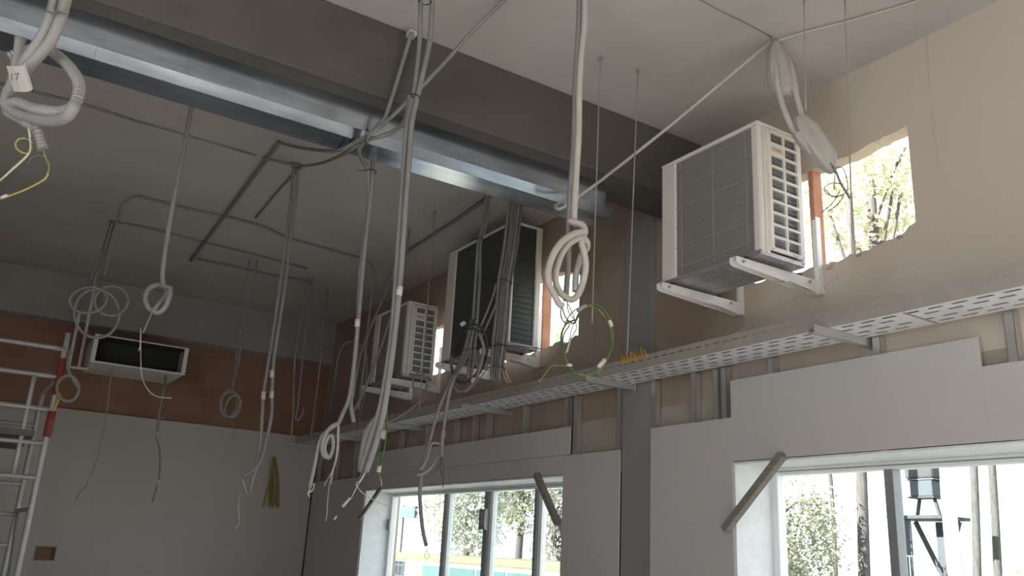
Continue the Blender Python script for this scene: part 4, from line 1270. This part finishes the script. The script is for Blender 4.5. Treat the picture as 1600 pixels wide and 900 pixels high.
# ================================================================== scaffold tower
t = thing('scaffold_tower', (0.0, 9.1, 0), 'aluminium scaffold tower with red couplings at the left edge', 'scaffold')
SX, SY = 0.66, 8.4
for fy in (SY, SY + 1.5):
    for fx in (SX, SX - 1.35):
        up = tubeo('upright', [(fx - 0.02, fy, 0.0), (fx, fy, 3.25 if fy == SY else 2.9)], 0.025, 'scaffold_steel', t, 10)
        for za, zb in ((2.34, 2.56), (2.70, 3.02)) if (fy == SY and fx == SX) else ():
            tubeo('coupling', [(fx - 0.001, fy, za), (fx + 0.001, fy, zb)], 0.033, 'scaffold_red', up, 10)
    for k in ((1, 3, 6, 7, 8, 9) if fy == SY else (0, 2, 4, 5, 6, 8)):
        z = 0.29 + k * 0.285
        tubeo('rung', [(SX - 1.35, fy, z), (SX, fy, z)], 0.021, 'scaffold_steel', t, 8)
for fx in (SX, SX - 1.35):
    for z in (1.75, 2.9):
        tubeo('side_rail', [(fx, SY, z), (fx, SY + 1.5, z)], 0.02, 'scaffold_steel', t, 8)
    tubeo('diagonal_brace', [(fx, SY, 0.35), (fx, SY + 1.5, 1.75)], 0.018, 'scaffold_steel', t, 8)
for k in range(2):
    boxo('deck_board', (SX - 1.3 + k * 0.62, SX - 0.72 + k * 0.62, SY - 0.06, SY + 1.56, 2.33, 2.38), 'scaffold_deck', t)
tubeo('guard_rail', [(SX - 1.35, SY - 0.02, 3.1), (SX, SY - 0.02, 3.1)], 0.021, 'scaffold_steel', t, 8)
tubeo('inner_upright', [(SX - 0.19, SY, 2.0), (SX - 0.19, SY, 2.85)], 0.02, 'scaffold_steel', t, 8)
tubeo('strap', [(SX + 0.03, SY - 0.035, 2.72), (SX + 0.02, SY - 0.04, 2.62), (SX + 0.0, SY - 0.035, 2.56)], 0.012, 'wire_yellow', t, 6)

# ================================================================== outside
GZ = -1.6
o = struct(boxo('ground', (WO, 90, -60, 110, GZ - 0.3, GZ), 'ground'))
o['label'] = 'sunlit sandy ground outside the windows'


def leaf_cloud(bm, cx, cy, cz, rx, ry, rz, n, size, seed):
    rnd = random.Random(seed)
    clumps = []
    for _ in range(max(6, n // 90)):
        while True:
            p = Vector((rnd.uniform(-1, 1), rnd.uniform(-1, 1), rnd.uniform(-1, 1)))
            if 0.25 < p.length < 1:
                break
        clumps.append((p, rnd.uniform(0.14, 0.3)))
    for _ in range(n):
        p, cr = rnd.choice(clumps)
        q = p + Vector((rnd.gauss(0, 1), rnd.gauss(0, 1), rnd.gauss(0, 1))) * cr * 0.6
        c = Vector((cx + q.x * rx, cy + q.y * ry, cz + q.z * rz))
        a = Vector((rnd.gauss(0, 1), rnd.gauss(0, 1), rnd.gauss(0, 1))).normalized()
        b = a.cross(Vector((rnd.gauss(0, 1), rnd.gauss(0, 1), rnd.gauss(0, 1)))).normalized()
        s = size * rnd.uniform(0.6, 1.3)
        vs = [bm.verts.new(c + a * s), bm.verts.new(c + b * s * 0.45), bm.verts.new(c - a * s), bm.verts.new(c - b * s * 0.45)]
        bm.faces.new(vs)


def tree(x, y, h, crown, leafmat, label, n=5000, size=0.09, tr=0.14, lean=(0, 0), barkm='bark', seed=1, group='trees outside the windows'):
    """crown: (z centre, rx, ry, rz)"""
    t = thing('tree', (x, y, GZ), label, 'tree', group)
    rnd = random.Random(seed * 31)
    bm = B()
    top = Vector((x + lean[0], y + lean[1], h))
    base = Vector((x, y, GZ - 0.05))
    P = [base.lerp(top, k / 5) + Vector((rnd.uniform(-0.05, 0.05), rnd.uniform(-0.05, 0.05), 0)) * (1 if k else 0) for k in range(6)]
    tube(bm, P, tr, 10, 0.4)
    for v in bm.verts:
        f = (v.co.z - GZ) / (h - GZ)
        c = base.lerp(top, f)
        v.co.x = c.x + (v.co.x - c.x) * (1 - 0.45 * f)
        v.co.y = c.y + (v.co.y - c.y) * (1 - 0.45 * f)
    trunk = obj('trunk', bm, barkm, t, smooth=True)
    if crown:
        cz, rx, ry, rz = crown
        bm = B()
        for k in range(7):
            a = rnd.uniform(0, 6.28)
            s = base.lerp(top, rnd.uniform(0.5, 0.92))
            e = Vector((top.x + math.cos(a) * rx * 0.7, top.y + math.sin(a) * ry * 0.7, cz + rnd.uniform(-0.5, 0.6) * rz))
            tube(bm, [s, s.lerp(e, 0.5) + Vector((0, 0, 0.15)), e], tr * 0.22, 6, 0.4)
        obj('branches', bm, barkm, trunk, smooth=True)
        bm = B()
        leaf_cloud(bm, top.x, top.y, cz, rx, ry, rz, n, size, seed)
        f = obj('foliage', bm, leafmat, t)
        f['kind'] = 'stuff'
    return t


# seen through the nearer window
tree(13.0, 11.15, 3.0, (1.5, 1.2, 0.95, 2.0), 'leaf_olive', 'bushy olive green tree at the left side of the nearer window', 9000, 0.055, 0.09, seed=3, barkm='bark_dark')
tree(14.5, 10.62, 9.0, None, 'leaf_pine', 'straight bare trunk just left of the nearer window mullion', tr=0.13, lean=(0, -0.25), seed=4)
tree(15.5, 12.0, 9.0, None, 'leaf_pine', 'thin dark trunk behind the bushy olive green tree', tr=0.055, seed=5, barkm='bark_dark')
tree(13.6, 8.26, 9.0, None, 'leaf_pine', 'thick pale trunk standing in front of the wooden platform', tr=0.135, seed=6, barkm='bark_pale')
tree(15.0, 9.05, 9.0, None, 'leaf_pine', 'leaning slim trunk right of the platform', tr=0.08, lean=(0, -0.9), seed=7)
tree(17.2, 9.85, 9.0, None, 'leaf_pine', 'slim trunk farther right behind the platform', tr=0.09, lean=(0, -0.7), seed=8)
tree(14.0, 7.3, 2.0, (0.4, 1.2, 1.2, 1.5), 'leaf_light', 'low green shrub at the right edge of the nearer window', 4000, 0.06, 0.06, seed=9)
# tall crowns seen through the wall openings
tree(18.5, 12.6, 12.0, (10.7, 2.0, 1.9, 1.6), 'leaf_light', 'tall tree crown seen through the nearest wall opening', 3000, 0.1, 0.2, seed=10)
tree(26.0, 37.0, 13.0, (11.5, 2.6, 2.2, 2.0), 'leaf_light', 'tree crown seen through the middle wall opening', 3000, 0.11, 0.22, seed=12)
# beyond the farther window
tree(17.6, 30.6, 5.5, (3.6, 1.6, 2.2, 2.3), 'leaf_pine', 'grey green tree behind the middle panes of the farther window', 9000, 0.10, 0.2, seed=13, barkm='bark_dark')
tree(22.0, 33.6, 6.0, (4.6, 1.7, 2.3, 2.1), 'leaf_olive', 'olive tree right of the farther window latch', 7000, 0.10, 0.2, seed=14, barkm='bark_dark')
tree(17.5, 24.4, 4.6, (2.6, 1.2, 1.0, 2.4), 'leaf_pine', 'dark leafy tree at the right edge of the farther window', 6000, 0.08, 0.15, seed=15, barkm='bark_dark')
tree(26.0, 48.0, 6.6, (4.6, 1.8, 1.8, 2.2), 'leaf_light', 'light green tree behind the second pane of the farther window', 5000, 0.09, 0.16, seed=16)

# low white pavilion with a yellow eave, teal screens and a barred dark window
k = thing('pavilion', (12.6, 23.0, GZ), 'low white pavilion with a yellow eave outside the farther window', 'building')
boxo('wall', (12.0, 15.0, 15.5, 26.6, GZ, 1.28), 'kiosk_white', k)
boxo('eave', (11.85, 15.2, 15.4, 26.75, 1.28, 1.46), 'kiosk_yellow', k, bevel=0.02)
wn = boxo('window', (11.97, 11.999, 24.5, 25.9, 0.1, 1.22), 'kiosk_glass', k)
for q in range(6):
    boxo('bar', (11.955, 11.969, 24.5 + q * 0.28 - 0.012, 24.5 + q * 0.28 + 0.012, 0.1, 1.22), 'court_grid', wn)
for q in range(4):
    boxo('bar', (11.955, 11.969, 24.5, 25.9, 0.2 + q * 0.3 - 0.012, 0.2 + q * 0.3 + 0.012), 'court_grid', wn)
for q in range(5):
    boxo('screen', (11.97, 11.999, 15.9 + q * 1.5, 17.3 + q * 1.5, -0.6, 1.16), 'kiosk_teal', k)
s = thing('sign_board', (12.0, 27.4, GZ), 'pale blue sign board on a thin post beyond the farther window', 'sign')
tubeo('post', [(16.0, 33.2, GZ), (16.0, 33.2, 3.25)], 0.06, 'court_grid', s)
boxo('board', (15.9, 16.05, 32.0, 33.3, 2.75, 3.2), 'sign_blue', s, bevel=0.02)

# wooden platform in the pines, with gear hanging above it
p = thing('tree_platform', (16.5, 10.3, GZ), 'grey wooden platform with braces among the pines outside the nearer window', 'platform')
for q in range(3):
    boxo('plank', (15.5 + q * 0.32, 15.8 + q * 0.32, 9.62, 10.75, 2.62, 2.68), 'deck_wood', p)
for y in (9.7, 10.6):
    bm = B()
    beam_between(bm, (16.2, y, 2.6), (16.2, 10.1, 1.55), 0.07, 0.07)
    obj('brace', bm, 'deck_wood', p)
boxo('post', (16.25, 16.5, 10.0, 10.22, GZ, 2.6), 'deck_blue', p)
boxo('panel', (15.56, 15.6, 10.3, 10.72, 1.95, 2.61), 'deck_blue', p)
for q in range(5):
    boxo('slat', (15.56, 15.6, 10.32 + q * 0.085, 10.36 + q * 0.085, 1.5, 1.93), 'court_grid', p)
g = thing('gear_rack', (16.0, 10.2, 2.69), 'stack of grey gear boxes on a trestle standing on the platform', 'gear')
for y in (9.95, 10.42):
    bm = B()
    beam_between(bm, (16.0, y, 2.685), (16.0, y + (0.08 if y < 10 else -0.08), 3.02), 0.05, 0.05)
    obj('leg', bm, 'deck_wood', g)
boxo('shelf', (15.8, 16.2, 9.92, 10.46, 3.02, 3.05), 'deck_wood', g)
boxo('box', (15.82, 16.18, 9.95, 10.42, 3.05, 3.36), 'deck_blue', g, bevel=0.02)
boxo('shelf', (15.8, 16.2, 9.9, 10.5, 3.36, 3.385), 'court_grid', g)
boxo('box', (15.82, 16.18, 9.93, 10.52, 3.385, 3.72), 'deck_wood', g, bevel=0.05)
boxo('box', (15.85, 16.15, 9.96, 10.34, 3.72, 3.95), 'deck_blue', g, bevel=0.04)
